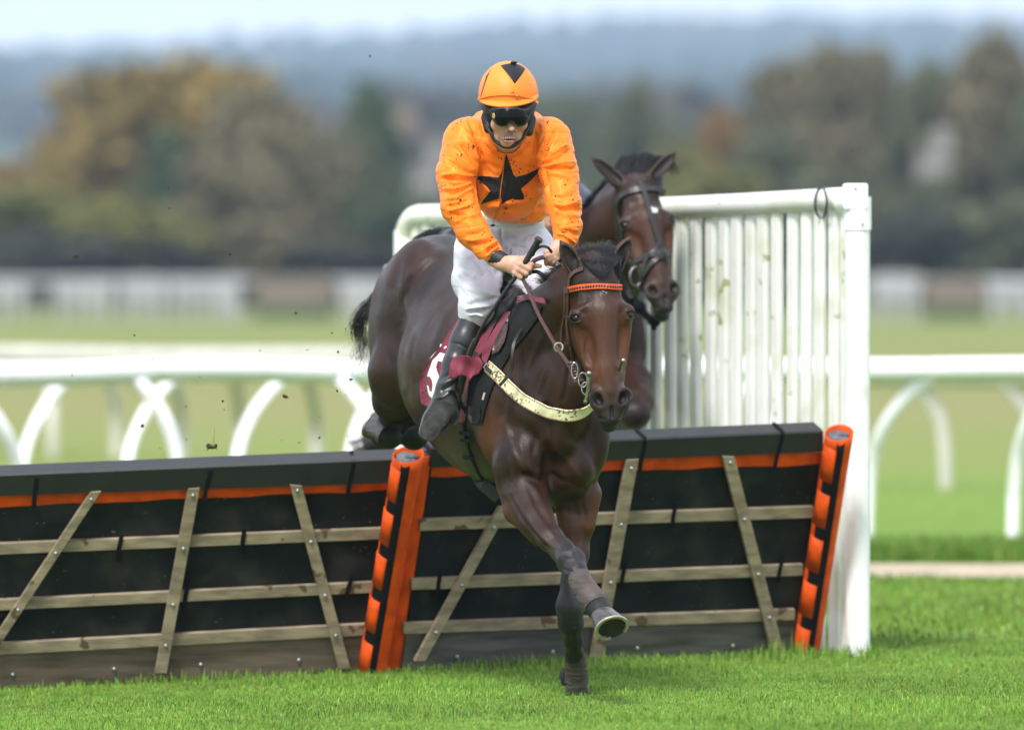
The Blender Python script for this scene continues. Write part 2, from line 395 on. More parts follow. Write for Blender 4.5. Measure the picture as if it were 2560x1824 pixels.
def hairs(name, roots, m, parent, seg=7, rnd=.004, rad=.0009, col=None, grav=.0):
    """roots: list of (list of px/world control points, count, spread) -> one mesh of tapered strands"""
    V = []; F = []
    for ctrl, cnt, spread, tipspread in roots:
        C = np.array([list(p) for p in ctrl])
        for _ in range(cnt):
            o0 = RNG.normal(0, spread, 3); o1 = RNG.normal(0, tipspread, 3); k = len(C)
            c = C + np.array([o0 + (o1 - o0) * (i / (k - 1)) for i in range(k)]) + RNG.normal(0, rnd, (k, 3)) * np.linspace(0, 1, k)[:, None]
            ln = RNG.uniform(.75, 1.0); s = spline(c, seg * 2)[:max(3, int(seg * 2 * ln))]
            b = len(V); n = len(s)
            side = np.cross(s[-1] - s[0], RNG.normal(0, 1, 3)); side /= np.linalg.norm(side) + 1e-9; sd2 = np.cross(s[-1] - s[0], side); sd2 /= np.linalg.norm(sd2) + 1e-9
            for i in range(n):
                r = rad * (1 - .85 * (i / (n - 1)) ** 2) * RNG.uniform(.9, 1.1)
                for q in range(3):
                    a = q * 2.0944; V.append(s[i] + side * math.cos(a) * r + sd2 * math.sin(a) * r)
            for i in range(n - 1):
                for q in range(3): F.append((b + 3 * i + q, b + 3 * i + (q + 1) % 3, b + 3 * i + 3 + (q + 1) % 3, b + 3 * i + 3 + q))
    return mesh_obj(name, np.array(V), np.array(F), m, parent)
# ================================================================ SETTING
def gz(X, Y):
    """the turf falls away slightly to the left of the hurdles"""
    X = np.asarray(X, float); Y = np.asarray(Y, float)
    a = -.042 * np.log1p(np.exp(np.clip((.25 - X) * 4, -30, 30))) / 4; a = np.maximum(a, -.17 + 0 * a)
    return a * np.clip((40 - Y) / 6, 0, 1) * np.clip((Y - 15) / 8, 0, 1)
def hill(X, Y):
    h = np.clip((Y - 640) / 4400, 0, 1) ** 1.25 * 124 + np.clip((Y - 5040) / 2500, 0, 1) * 20
    return h * (1 + .13 * np.sin(X / 520 + 1) + .05 * np.sin(X / 170 + Y / 700))
ys = np.concatenate([np.arange(-80, 20, 10), np.arange(20, 45, .5), np.arange(45, 120, 5), np.arange(120, 620, 25), np.arange(620, 2600, 45), np.arange(2600, 8001, 300)])
xs = np.concatenate([-np.geomspace(3200, 7, 34), np.arange(-6, 6.1, .5), np.geomspace(7, 3200, 34)])
XX, YY = np.meshgrid(xs, ys); ZZ = gz(XX, YY) + hill(XX, YY)
ny, nx = XX.shape; ii = np.arange(ny * nx).reshape(ny, nx)
FQ = np.stack([ii[:-1, :-1], ii[:-1, 1:], ii[1:, 1:], ii[1:, :-1]], -1).reshape(-1, 4)
gm = bpy.data.materials.new('turf_material'); gm.use_nodes = True; n = gm.node_tree; l = n.links.new; b = n.nodes['Principled BSDF']
tcn = n.nodes.new('ShaderNodeTexCoord'); sx = n.nodes.new('ShaderNodeSeparateXYZ'); l(tcn.outputs['Object'], sx.inputs[0])
nz = n.nodes.new('ShaderNodeTexNoise'); nz.inputs['Scale'].default_value = .12; nz.inputs['Detail'].default_value = 6; l(tcn.outputs['Object'], nz.inputs['Vector'])
lg = n.nodes.new('ShaderNodeMath'); lg.operation = 'LOGARITHM'; lg.inputs[1].default_value = 10; mxx = n.nodes.new('ShaderNodeMath'); mxx.operation = 'MAXIMUM'; mxx.inputs[1].default_value = 1.0; l(sx.outputs['Y'], mxx.inputs[0]); l(mxx.outputs[0], lg.inputs[0])
ad = n.nodes.new('ShaderNodeMath'); ad.operation = 'MULTIPLY_ADD'; ad.inputs[1].default_value = .05; l(nz.outputs['Fac'], ad.inputs[0]); l(lg.outputs[0], ad.inputs[2])
mr = n.nodes.new('ShaderNodeMapRange'); mr.inputs['From Min'].default_value = 1.3; mr.inputs['From Max'].default_value = 3.6; l(ad.outputs[0], mr.inputs['Value'])
rp = n.nodes.new('ShaderNodeValToRGB'); l(mr.outputs[0], rp.inputs['Fac'])
def LD(d): return (math.log10(d) + .025 - 1.3) / 2.3
stops = [(22, (.12, .20, .028)), (39.5, (.12, .20, .028)), (46, (.115, .20, .028)), (56, (.14, .215, .035)), (68, (.165, .205, .052)), (90, (.195, .195, .070)), (125, (.17, .185, .058)), (190, (.165, .195, .055)), (260, (.14, .16, .06)), (420, (.05, .07, .03)), (700, (.10, .15, .05)), (1300, (.08, .11, .05)), (3000, (.04, .06, .035))]
cr_ = rp.color_ramp
while len(cr_.elements) < len(stops): cr_.elements.new(.5)
for e, (d, c) in zip(cr_.elements, stops): e.position = LD(d); e.color = (*c, 1)
n2 = n.nodes.new('ShaderNodeTexNoise'); n2.inputs['Scale'].default_value = 9; n2.inputs['Detail'].default_value = 5; l(tcn.outputs['Object'], n2.inputs['Vector'])
m2 = n.nodes.new('ShaderNodeMapRange'); m2.inputs['From Min'].default_value = .3; m2.inputs['From Max'].default_value = .7; m2.inputs['To Min'].default_value = .7; m2.inputs['To Max'].default_value = 1.25; l(n2.outputs['Fac'], m2.inputs['Value'])
vm = n.nodes.new('ShaderNodeVectorMath'); vm.operation = 'SCALE'; l(rp.outputs['Color'], vm.inputs[0]); l(m2.outputs[0], vm.inputs['Scale']); l(vm.outputs[0], b.inputs['Base Color']); b.inputs['Roughness'].default_value = .9; b.inputs['Specular IOR Level'].default_value = .1
tag(mesh_obj('turf_ground', np.stack([XX, YY, ZZ], -1).reshape(-1, 3), FQ, gm), kind='structure')
# worn path behind the hurdles
pm = mat('path_sand', (.36, .29, .20), .9, .2, 3)
V = []; F = []
for i, x in enumerate(np.linspace(-60, 60, 60)):
    V += [(x, 41.0 + .12 * math.sin(x * 1.1) + x * .012, .004), (x, 42.9 + .1 * math.sin(x * .8 + 2) + x * .012, .004)]
for i in range(59): F.append((2 * i, 2 * i + 2, 2 * i + 3, 2 * i + 1))
tag(mesh_obj('path', np.array(V), F, pm), kind='structure')
# ---- grass blades
def blades(name, x0, x1, y0, y1, dens, hmin, hmax, col, wd=.0021, hook=None, lo=0):
    nb = int((x1 - x0) * (y1 - y0) * dens); x = RNG.uniform(x0, x1, nb); y = RNG.uniform(y0, y1, nb); h = RNG.uniform(hmin, hmax, nb) * (1 + .35 * np.sin(x * 3.1 + y * 1.3) * np.sin(y * 2.3 + x))
    if hook is not None:
        keep, h = hook(x, y, h); x, y, h = x[keep], y[keep], h[keep]; nb = len(x)
    z = gz(x, y) - .004; a = RNG.uniform(0, 6.283, nb); ln = RNG.normal(0, .35, nb) * h; la = RNG.uniform(0, 6.283, nb)
    w_ = wd * RNG.uniform(.6, 1.5, nb); ca, sa = np.cos(a) * w_, np.sin(a) * w_; dx, dy = np.cos(la) * ln, np.sin(la) * ln
    V = np.zeros((nb, 5, 3))
    V[:, 0] = np.stack([x - ca, y - sa, z], 1); V[:, 1] = np.stack([x + ca, y + sa, z], 1)
    V[:, 2] = np.stack([x - ca * .8 + dx * .35, y - sa * .8 + dy * .35, z + h * .6], 1); V[:, 3] = np.stack([x + ca * .8 + dx * .35, y + sa * .8 + dy * .35, z + h * .6], 1)
    V[:, 4] = np.stack([x + dx, y + dy, z + h * (1 - .3 * np.abs(ln / h))], 1)
    k = np.arange(nb)[:, None] * 5; F = np.concatenate([k + [0, 1, 3], k + [0, 3, 2], k + [2, 3, 4]])
    c = np.array(col)[None] * RNG.uniform(.65, 1.3, (nb, 1)) * (1 + .16 * np.sin(x * 1.7 + 2) * np.sin(y * 1.9) + .12 * np.sin(x * 6.1 + 3 * np.sin(y * 2.7)) * np.sin(y * 4.3 + x))[:, None]
    yl = RNG.random(nb) < .10; c[yl] = c[yl] * .5 + np.array([.26, .25, .06]) * .5
    c *= np.array([1, 1, 1]) + RNG.normal(0, .10, (nb, 3)) * np.array([1, .3, .6])
    C = np.repeat(np.clip(c, .004, 1)[:, None], 5, 1).reshape(-1, 3)
    o = mesh_obj(name, V.reshape(-1, 3), F, grass_m, None, smooth=False, colors=C); tag(o, kind='stuff'); return o
grass_m = mat('grass_blade', None, .55, .12, 3, attr=True, spec=.3)
bsdf = grass_m.node_tree.nodes['Principled BSDF']
def hook(x, y, h):
    # taller, uncut grass along the foot of the hurdles and round the wing post
    yl = 32.15 + (x - .0) * .33; d = np.abs(y - np.where(x > -.35, yl, 32.05)); h = h * (1 + .9 * np.exp(-(d / .12) ** 2) * (.5 + RNG.random(len(x))))
    h *= 1 + 1.3 * np.exp(-(((x - 1.12) / .12) ** 2 + ((y - 32.62) / .12) ** 2)) + .8 * np.exp(-(((x - 1.48) / .12) ** 2 + ((y - 32.7) / .15) ** 2))
    return np.ones(len(x), bool), h
o = blades('grass', -3.6, 3.6, 25.6, 31.2, 3900, .010, .027, (.135, .255, .030), hook=hook); tag(o, 'short bright green turf grass in front of the hurdles', 'grass')
o = blades('grass', -3.4, 3.5, 31.2, 34.2, 3000, .012, .030, (.125, .235, .028), hook=hook); tag(o, 'green turf grass growing round the foot of the hurdles', 'grass')
o = blades('grass', -4.4, 4.8, 34.2, 40.9, 500, .03, .05, (.125, .225, .026), wd=.005); tag(o, 'green turf grass between the hurdles and the worn path', 'grass')
o = blades('grass', -4.8, 5.2, 43.0, 45.6, 900, .06, .11, (.095, .19, .02), wd=.006); tag(o, 'longer dark green grass along the far edge of the worn path', 'grass')
# ================================================================ RUNNING RAILS
white_m = mat('white_plastic', (.86, .87, .88), .32, .03, 5, spec=.5, spots=[((.60, .60, .50), 9, .68, .25, .2)])
white_soft = mat('white_plastic_weathered', (.78, .78, .76), .45, .08, 3)
dull_m = mat('aged_plastic', (.50, .49, .43), .5, .1, 3)
def rail(name, label, pts, r, legs, m, group, lip=False):
    """pts: (photo x, distance, height of the centre); legs: (x top, x foot, distance)"""
    c = [G(x, d, z) for x, d, z in pts]; t = thing(name, (c[0].x, c[0].y, 0), label, 'rail', group)
    s = [Vector(p) for p in spline([tuple(p) for p in c], max(12, len(c) * 8))]
    mb = MB(); mb.tube(s, r, 14); mb.build('rail_tube', m, t, smooth=True)
    if lip:
        mb = MB(); mb.tube([p + Vector((0, .05, -r * 1.05)) for p in s], r * .22, 8); mb.build('under_lip', m, t, smooth=True)
    for xt, xf, d in legs:
        X0 = G(xt, d).x; X1 = G(xf, d).x; zt = float(np.interp(X0, [p.x for p in s], [p.z for p in s])) - r * .6; yt = float(np.interp(X0, [p.x for p in s], [p.y for p in s])); dx = X1 - X0
        q = spline([(X0 - dx * .12, yt, zt + .03), (X0 + dx * .36, yt - (yt - d) * .2, zt - .10), (X0 + dx * .76, (yt + d) / 2, zt * .70), (X0 + dx * .97, d, zt * .42), (X1 + dx * .04, d, -.06)], 16)
        mb = MB(); mb.tube([Vector(p) for p in q], list(np.linspace(r * .72, r * .55, 16)), 12, flat=(Vector((0, 1, 0)), .75)); mb.build('leg', m, t, smooth=True)
    return t
# foremost rail: left stretch bows a little, right stretch runs straight on behind the wing
ra = [(x, 46.3 + (0 if x > 1000 else (1000 - x) * -.0016), CAM_H - (y - HY) * (46.3 + (0 if x > 1000 else (1000 - x) * -.0016)) / FPX) for x, y in
      ((-500, 952), (-200, 940), (0, 934), (210, 929), (420, 921), (640, 921), (860, 927), (1000, 932), (1400, 926), (1800, 922), (2170, 922), (2560, 918), (3000, 914))]
rail('running_rail', 'nearest white plastic running rail passing behind the hurdles and the slatted wing', ra, .063,
     [(-100, 55, 44.8), (330, 452, 45.3), (838, 965, 45.8), (1330, 1455, 46.3), (1820, 1950, 46.3), (2330, 2172, 46.6), (2660, 2535, 46.6), (-430, -330, 44)], white_m, 'running rails across the course', lip=True)
rb = [(x, 52, CAM_H - (y - HY) * 52 / FPX) for x, y in ((-500, 926), (0, 926), (420, 924), (860, 928), (1400, 930))]
rail('running_rail', 'middle white running rail with legs curving down to the left, seen under the nearest rail', rb, .055,
     [(145, 55, 50.5), (422, 316, 50.5), (700, 588, 50.5), (975, 870, 50.5), (-130, -215, 50.5)], white_m, 'running rails across the course')
rc = [(x, d, CAM_H - (y - HY) * d / FPX) for x, y, d in ((-500, 884, 70), (0, 886, 68), (400, 893, 66), (1000, 893, 63), (1400, 905, 61), (2100, 935, 58), (2560, 940, 57), (3000, 945, 56))]
rail('running_rail', 'farthest cream running rail showing just above and below the nearest rail', rc, .085,
     [(95, 132, 67), (255, 290, 67), (415, 455, 66.5), (590, 600, 66), (765, 790, 65.5), (930, 960, 64.5), (-70, -35, 68), (2290, 2362, 57.5), (2520, 2590, 57), (2100, 2140, 58.5), (1900, 1950, 59), (1700, 1750, 60)], dull_m, 'running rails across the course')
# ================================================================ WING (white slatted panel)
wing_m = mat('wing_plastic', (.80, .81, .80), .38, .04, 6, spots=[((.55, .55, .42), 8, .80, .42, .3)])
wing_green = mat('wing_plastic_algae', (.70, .70, .67), .42, .05, 6, spots=[((.50, .52, .33), 5, .66, .42, .40), ((.33, .34, .17), 15, .92, .50, .10)])
wl, wr = (1012, 35.6, 1.905), (2144, 32.85, 1.955)
A_, B_ = G(*wl[:2]), G(*wr[:2]); wdir = (B_ - A_).normalized(); wn = Vector((wdir.y, -wdir.x, 0))
t = thing('wing_fence', (B_.x, B_.y, 0), 'tall white slatted plastic wing panel standing beside the right hand hurdle', 'fence panel')
mb = MB(); top = [A_ + Vector((0, 0, 1.2)), A_ + Vector((0, 0, 1.72))] + [A_ + wdir * (.12 * (1 - math.cos(a))) + Vector((0, 0, 1.75 + .12 * math.sin(a))) for a in np.linspace(.2, 1.5, 6)]
TA, TB = A_ + wdir * .2 + Vector((0, 0, 1.87)), B_ + Vector((0, 0, 1.925)); top += [TA.lerp(TB, k / 14) + Vector((0, 0, -.012 * math.sin(math.pi * k / 14))) for k in range(15)]
mb.tube(top[2:], .048, 16); mb.build('top_rail', wing_green, t, smooth=True)
mb = MB(); mb.tube([A_ + Vector((0, 0, -.1)), A_ + Vector((0, 0, 1.80))], .050, 16); mb.build('post', wing_m, t, smooth=True)
mb = MB(); mb.tube([B_ + Vector((0, 0, -.1)), B_ + Vector((0, 0, 1.86))], .052, 20); mb.build('post', wing_m, t, smooth=True)
mb = MB(); c = B_ + Vector((-.01, 0, 1.93)); mb.box(c, (.052, 0, 0), (0, .056, 0), (0, 0, .055)); mb.build('corner_bracket', white_m, t, bevel=.012)
mb = MB(); mb.tube([B_ + Vector((0, 0, 1.79)), B_ + Vector((0, 0, 1.93))], .058, 20); mb.tube([B_ + Vector((0, 0, 1.915)), B_ - wdir * .10 + Vector((0, 0, 1.915))], .056, 16); mb.build('elbow_fitting', white_m, t, smooth=True)
bolt_m = mat('zinc_bolt', (.35, .37, .36), .35, .1, 20, metal=.8)
for dz in (1.965, 1.815):
    mb = MB(); mb.ball(B_ + Vector((-.012 + (.03 if dz < 1.9 else 0), -.062, dz)), .006, 8, 5); mb.build('bolt', bolt_m, t, smooth=True)
mb = MB(); ns = 34; Lw = (B_ - A_).length
for i in range(ns):
    s = .09 + (Lw - .16) * i / (ns - 1); c = A_ + wdir * s + wn * (.004 * math.sin(i * 2.1)); ztop = 1.86 + .06 * s / Lw; tl = .004 * math.sin(i * 5.3)
    q = []
    for zz in (-.05, ztop):
        o_ = c + Vector((0, 0, zz)) + wdir * (tl * zz)
        q += [o_ + wdir * u + wn * v for u, v in ((-.030, -.014), (-.032, .002), (-.022, .014), (.022, .014), (.032, .002), (.030, -.014))]
    mb.add(q, [(k, (k + 1) % 6, 6 + (k + 1) % 6, 6 + k) for k in range(6)] + [(0, 1, 2, 3, 4, 5), (11, 10, 9, 8, 7, 6)])
mb.build('slat_panel', wing_green, t)
black_m = mat('black_rubber', (.012, .012, .013), .45, .2, 20)
mb = MB(); ctr = B_ - wdir * .225 + Vector((0, 0, 1.905)); mb.tube([ctr + wdir * (.012 * math.cos(a * 2) + .09 * max(0, math.cos(a))*.9) + (wn * math.cos(a * 1) * .0) + Vector((0, 0, math.sin(a) * .065)) + wn * (.062 * (1 if True else 0)) * abs(math.cos(a)) for a in np.linspace(-1.9, 4.2, 22)], .005, 8)
mb.build('cable_tie', black_m, t, smooth=True)
# pale bracket end sticking out behind the horse, left of the wing
mb = MB(); mb.tube([P(968, 672, 35.7), P(985, 668, 35.62), P(1012, 650, 35.6)], [.016, .024, .024], 10); mb.build('brace_end', wing_green, t, smooth=True)
# ================================================================ HURDLES
foam_m = mat('black_foam_board', (.009, .011, .012), .6, .35, 6, bump=.25, bscale=90, spots=[((.12, .11, .09), 75, .95, .40), ((.028, .026, .024), 5, .70, .35, .2)], spec=.15)
beam_m = mat('grey_foam_beam', (.015, .0165, .0185), .45, .15, 10, spec=.35, bump=.2, bscale=60, spots=[((.008, .008, .008), 26, .86, .35)])
wood_m = mat('weathered_batten', (.25, .20, .135), .75, .28, 9, bump=.4, bscale=40, stretch=(1, 1, 4), spots=[((.10, .06, .035), 11, .92, .5)])
board_m = mat('kick_board', (.115, .085, .062), .8, .4, 5, bump=.4, bscale=30, stretch=(.6, 1, 5))
board_g = mat('kick_board_grey', (.085, .080, .074), .8, .4, 5, bump=.4, bscale=30, stretch=(.6, 1, 5))
orange_m = mat('orange_pvc', (.60, .070, .004), .5, .22, 12, bump=.8, bscale=16, bdist=.009, spec=.15)
velcro_m = mat('black_velcro', (.005, .005, .0055), .85, .2, 30, spec=.15)
foamend_m = mat('grey_foam_core', (.10, .10, .11), .8, .4, 30, bump=.8, bscale=60)
class Plane:
    def __init__(s, bl, br, tl):
        s.o = P(*bl); s.a = P(*br) - s.o; s.b = P(*tl) - s.o; s.n = s.a.cross(s.b).normalized(); s.n = s.n if s.n.y < 0 else -s.n
        s.au = s.a.normalized(); s.bu = s.n.cross(s.au).normalized(); s.bu = s.bu if s.bu.z > 0 else -s.bu
    def at(s, x, y, off=0):
        d = P(x, y, 30) - EYE; o = s.o + s.n * off; k = (o - EYE).dot(s.n) / d.dot(s.n); return EYE + d * k
def hurdle(label, pl, beam, bands, battens, ups, boards, base, straps, bolts_base, bmat, pads):
    t = thing('hurdle', pl.o.lerp(pl.o + pl.a, .5), label, 'hurdle', 'hurdles set side by side across the track')
    def quad(p, n0, n1):     # 4 photo points -> slab between offsets n0 and n1
        q = [pl.at(x, y, n1) for x, y in p]; r = [v - pl.n * (n1 - n0) for v in q]; mbq.add(q + r, [(0, 1, 2, 3), (7, 6, 5, 4), (0, 4, 5, 1), (1, 5, 6, 2), (2, 6, 7, 3), (3, 7, 4, 0)])
    mbq = MB(); (x0, yt0, yb0), (x1, yt1, yb1) = beam
    q = [pl.at(x0, yb0, .045), pl.at(x1, yb1, .045), pl.at(x1, yt1, .045), pl.at(x0, yt0, .045)]
    ch = pl.n * -.008 + pl.bu * .006; bk = pl.n * -.092 + pl.bu * .008
    v = q + [q[2] + ch, q[3] + ch, q[2] + bk, q[3] + bk, q[1] - pl.n * .09, q[0] - pl.n * .09]
    mbq.add(v, [(0, 1, 2, 3), (3, 2, 4, 5), (5, 4, 6, 7), (7, 6, 8, 9), (9, 8, 1, 0), (1, 8, 6, 4, 2), (0, 3, 5, 7, 9)]); mbq.build('top_beam', beam_m, t)
    mbq = MB(); (x0, y0, y0b), (x1, y1, y1b) = bands; N = 26
    for i in range(N):
        u0, u1 = i / N, (i + 1) / N
        def e(u, lo): return (x0 + (x1 - x0) * u, (y0b + (y1b - y0b) * u + 1.6 * math.sin(u * 23) + 1.2 * math.sin(u * 51)) if lo else y0 + (y1 - y0) * u)
        quad([e(u0, 1), e(u1, 1), e(u1, 0), e(u0, 0)], .004, .019 + .003 * math.sin(i))
    mbq.build('orange_band', orange_m, t)
    for bd in boards: mbq = MB(); quad(bd, -.035, .010); mbq.build('foam_board', foam_m, t, bevel=.004)
    mbq = MB(); quad(base, -.02, .012); mbq.build('kick_board', bmat, t)
    for (xa, ya, xb, yb, wd) in battens:
        mbq = MB(); quad([(xa, ya + wd / 2), (xb, yb + wd / 2), (xb, yb - wd / 2), (xa, ya - wd / 2)], .010, .030); mbq.build('batten', wood_m, t, bevel=.0015)
    for (xa, ya, xb, yb, wd, bs) in ups:
        L_ = math.hypot(xb - xa, yb - ya); px_, py_ = -(yb - ya) / L_ * wd / 2, (xb - xa) / L_ * wd / 2
        mbq = MB(); quad([(xa + abs(px_), ya - (4 if xa > xb else -4)*.6), (xa - abs(px_), ya), (xb - abs(px_), yb), (xb + abs(px_), yb)], .0305, .052); mbq.build('upright_batten', wood_m, t, bevel=.0015)
        for yy in bs:
            u = (yy - ya) / (yb - ya); c = pl.at(xa + (xb - xa) * u, yy, .053); mb2 = MB(); mb2.ball(c, .0085, 10, 6); mb2.build('bolt', bolt_m, t, smooth=True)
    for x, y in bolts_base: mb2 = MB(); mb2.ball(pl.at(x, y, .013), .0095, 10, 6); mb2.build('bolt', bolt_m, t, smooth=True)
    for (xa, ya, xb, yb, off, orn) in straps:
        c0, c1 = pl.at(xa, ya, off), pl.at(xb, yb, off * .8 + .004); nq = 8; cs = [c0.lerp(c1, i / nq) + pl.au * .0012 * math.sin(i) for i in range(nq + 1)]
        if off > .04: cs = [c0 + pl.n * -.092 + pl.bu * .013, c0 + pl.bu * .010 - pl.n * .008] + cs
        V, F = ribbon(cs, [(pl.n + pl.bu * .6).normalized() if i < 2 and off > .04 else pl.n for i in range(len(cs))], .019, .003, .001); mb2 = MB(); mb2.add(V, F); mb2.build('strap', velcro_m, t)
        if orn:
            a0 = c0 + pl.n * -.092 + pl.bu * .017; a1 = c0 + pl.bu * .0145 - pl.n * .008
            V, F = ribbon([a0, a0.lerp(a1, .5), a1], [pl.bu] * 3, .017, .002, .001); mb2 = MB(); mb2.add(V, F); mb2.build('strap_end', orange_m, t)
    for pd in pads: post_pad(t, pl, *pd)
    return t
def post_pad(t, pl, bot, top, r, side):
    a, b = P(*bot), P(*top); ax = (b - a).normalized(); n = (pl.n - ax * pl.n.dot(ax)).normalized(); u = n.cross(ax).normalized()
    if u.x < 0: u = -u
    S = 26; M_ = 22; V = []; F = []; rng = np.random.default_rng(int(bot[0]))
    for i in range(M_ + 1):      # sleeve, open at the top, wall thickness
        s = i / M_; c = a.lerp(b, s)
        for k in range(S):
            an = 2 * math.pi * k / S; rr = r * (1 + .012 * math.sin(s * 40 + k * .9) * math.sin(k * 1.7 + s * 11)); rr *= 1 + (.06 * s ** 10)
            V.append(c + u * math.cos(an) * rr + n * math.sin(an) * rr * .92 + ax * (.016 * math.sin(an + 2.2) if i == M_ else 0))
    for i in range(M_):
        for k in range(S): k2 = (k + 1) % S; F.append((i * S + k, i * S + k2, i * S + S + k2, i * S + S + k))
    o1 = M_ * S; o2 = len(V)
    for k in range(S): V.append(V[o1 + k] + (b - V[o1 + k]).normalized() * .006)
    o3 = len(V)
    for k in range(S): V.append(V[o2 + k] - ax * .06)
    for k in range(S):
        k2 = (k + 1) % S; F.append((o1 + k, o1 + k2, o2 + k2, o2 + k)); F.append((o2 + k, o2 + k2, o3 + k2, o3 + k))
    pad = mesh_obj('post_pad', np.array(V), F, orange_m, t)
    mb = MB(); mb.tube([b - ax * .12, b - ax * .014, b - ax * .004], [r * .80, r * .80, r * .62], 14); c = b - ax * .01
    mb.ball(c + u * .01, r * .5, 8, 6, (1.2, 1, .5)); mb.build('foam_core', foamend_m, pad, smooth=True)
    def patch(s0, s1, a0, a1, rr, m, nm, sk=0):
        V = []; F = []; na, ns_ = 7, max(2, int((s1 - s0) * 20))
        for L_, rad in enumerate((rr, rr - .004)):
            for i in range(ns_ + 1):
                s = s0 + (s1 - s0) * i / ns_
                for k in range(na + 1):
                    an = R(a0 + (a1 - a0) * k / na); s2 = s + sk * (k / na - .5)
                    wv = 1 + (.012 * math.sin(s * 60 + k) if m is orange_m else 0)
                    V.append(a.lerp(b, s2) + u * math.cos(an) * rad * wv + n * math.sin(an) * rad * .94 * wv)
        W = na + 1; off = (ns_ + 1) * W
        for i in range(ns_):
            for k in range(na):
                q = (i * W + k, i * W + k + 1, (i + 1) * W + k + 1, (i + 1) * W + k); F.append(q); F.append(tuple(off + z for z in q[::-1]))
        bd = [k for k in range(W)] + [i * W + na for i in range(1, ns_ + 1)] + [ns_ * W + k for k in range(na - 1, -1, -1)] + [i * W for i in range(ns_ - 1, 0, -1)]
        for i in range(len(bd)): p, q = bd[i], bd[(i + 1) % len(bd)]; F.append((p, off + p, off + q, q))
        mesh_obj(nm, np.array(V), F, m, pad)
    if side > 0:      # closing flaps seen on the left front of the pad
        patch(.01, .985, 86, 162, r * 1.022, velcro_m, 'velcro_strip')
        for i in range(5):
            s0 = .012 + i * .1985; patch(s0, min(s0 + .145, .985), 112 + i * 1.5, 186, r * 1.048, orange_m, 'flap', .012)
    else:
        patch(.01, .985, 12, 62, r * 1.022, velcro_m, 'velcro_strip')
        for i in range(5):
            s0 = .012 + i * .1985; patch(s0, min(s0 + .145, .985), -12, 34, r * 1.048, orange_m, 'flap', -.012)
HL = Plane((-60, 1716, 32.0), (930, 1672, 32.2), (0, 1166, 31.65))
HR = Plane((1040, 1662, 32.15), (2005, 1640, 32.95), (1110, 1098, 31.80))
def ln(x0, y0, x1, y1): return lambda x: y0 + (y1 - y0) * (x - x0) / (x1 - x0)
def band4(x0, x1, f, g, dx0=0, dx1=0): return [(x0, g(x0)), (x1, g(x1)), (x1 + dx1, f(x1 + dx1)), (x0 + dx0, f(x0 + dx0))]
bt, b1, b2, b3 = ln(0, 1246, 980, 1196), ln(0, 1372, 950, 1334), ln(0, 1512, 930, 1468), ln(0, 1622, 900, 1574)
hurdle('left hand hurdle of black boards with brown kick board, brown battens and grey top beam', HL,
    ((-60, 1192, 1241), (1004, 1148, 1206)), ((-60, 1238, 1269), (985, 1200, 1224)),
    [(-90, b1(-90), 968, b1(968), 27), (-90, b2(-90), 945, b2(945), 26), (-100, b3(-100), 925, b3(925), 28)],
    [(240, 1230, -20, 1622, 31, (1248, 1382, 1524)), (485, 1222, 402, 1682, 30, (1238, 1371, 1511, 1613)), (740, 1212, 862, 1672, 31, (1226, 1354, 1488, 1588))],
    [band4(-90, 960, lambda x: bt(x) + 4, lambda x: b1(x) + 12, 0, 25), band4(-90, 940, lambda x: b1(x) + 15, lambda x: b2(x) + 12, 0, 18), band4(-100, 915, lambda x: b2(x) + 14, lambda x: b3(x) + 12, 0, 20)],
    band4(-110, 900, lambda x: b3(x) + 13, lambda x: b3(x) + 118, 0, 12),
    [(92, 1195, 84, 1268, .046, 0), (527, 1175, 508, 1256, .046, 1), (884, 1158, 868, 1240, .046, 0), (303, 1338, 293, 1402, .032, 0), (610, 1320, 605, 1382, .032, 0), (471, 1444, 458, 1532, .032, 0), (880, 1436, 864, 1500, .032, 0)],
    [(32, 1685), (285, 1671), (502, 1660), (747, 1649)], board_m,
    [((930, 1680, 32.10), (1021, 1136, 31.68), .060, 1)])
ct, c1, c2, c3 = ln(1090, 1180, 2040, 1150), ln(1065, 1312, 2030, 1280), ln(1045, 1460, 2005, 1424), ln(1030, 1570, 1985, 1536)
hurdle('right hand hurdle with grey kick board and pale battens, beside the white wing', HR,
    ((1078, 1122, 1168), (2058, 1080, 1128)), ((1078, 1163, 1191), (2066, 1130, 1160)),
    [(1050, c1(1050), 2034, c1(2034), 28), (1030, c2(1030), 2008, c2(2008), 27), (1010, c3(1010), 1988, c3(1988), 27)],
    [(1262, 1268, 1050, 1652, 30, (1318, 1462, 1580)), (1582, 1150, 1492, 1652, 30, (1170, 1311, 1456)), (1822, 1140, 1946, 1632, 31, (1156, 1298, 1435, 1543))],
    [band4(1050, 2052, lambda x: ct(x) + 4, lambda x: c1(x) + 12, 15, 12), band4(1034, 2030, lambda x: c1(x) + 15, lambda x: c2(x) + 12, 15, 18), band4(1016, 2008, lambda x: c2(x) + 14, lambda x: c3(x) + 12, 12, 15)],
    band4(1004, 1996, lambda x: c3(x) + 13, lambda x: c3(x) + 118, 12, 12),
    [(1612, 1101, 1598, 1182, .046, 0), (1957, 1086, 1935, 1170, .046, 0), (1688, 1256, 1680, 1318, .032, 0), (1562, 1404, 1552, 1475, .032, 0), (1957, 1386, 1944, 1456, .032, 0), (1100, 1424, 1094, 1490, .032, 0)],
    [(1142, 1640), (1382, 1628), (1593, 1619), (1832, 1613)], board_g,
    [((2012, 1646, 32.92), (2098, 1082, 32.52), .058, 1), ((974, 1676, 32.18), (1052, 1122, 31.80), .060, -1)])
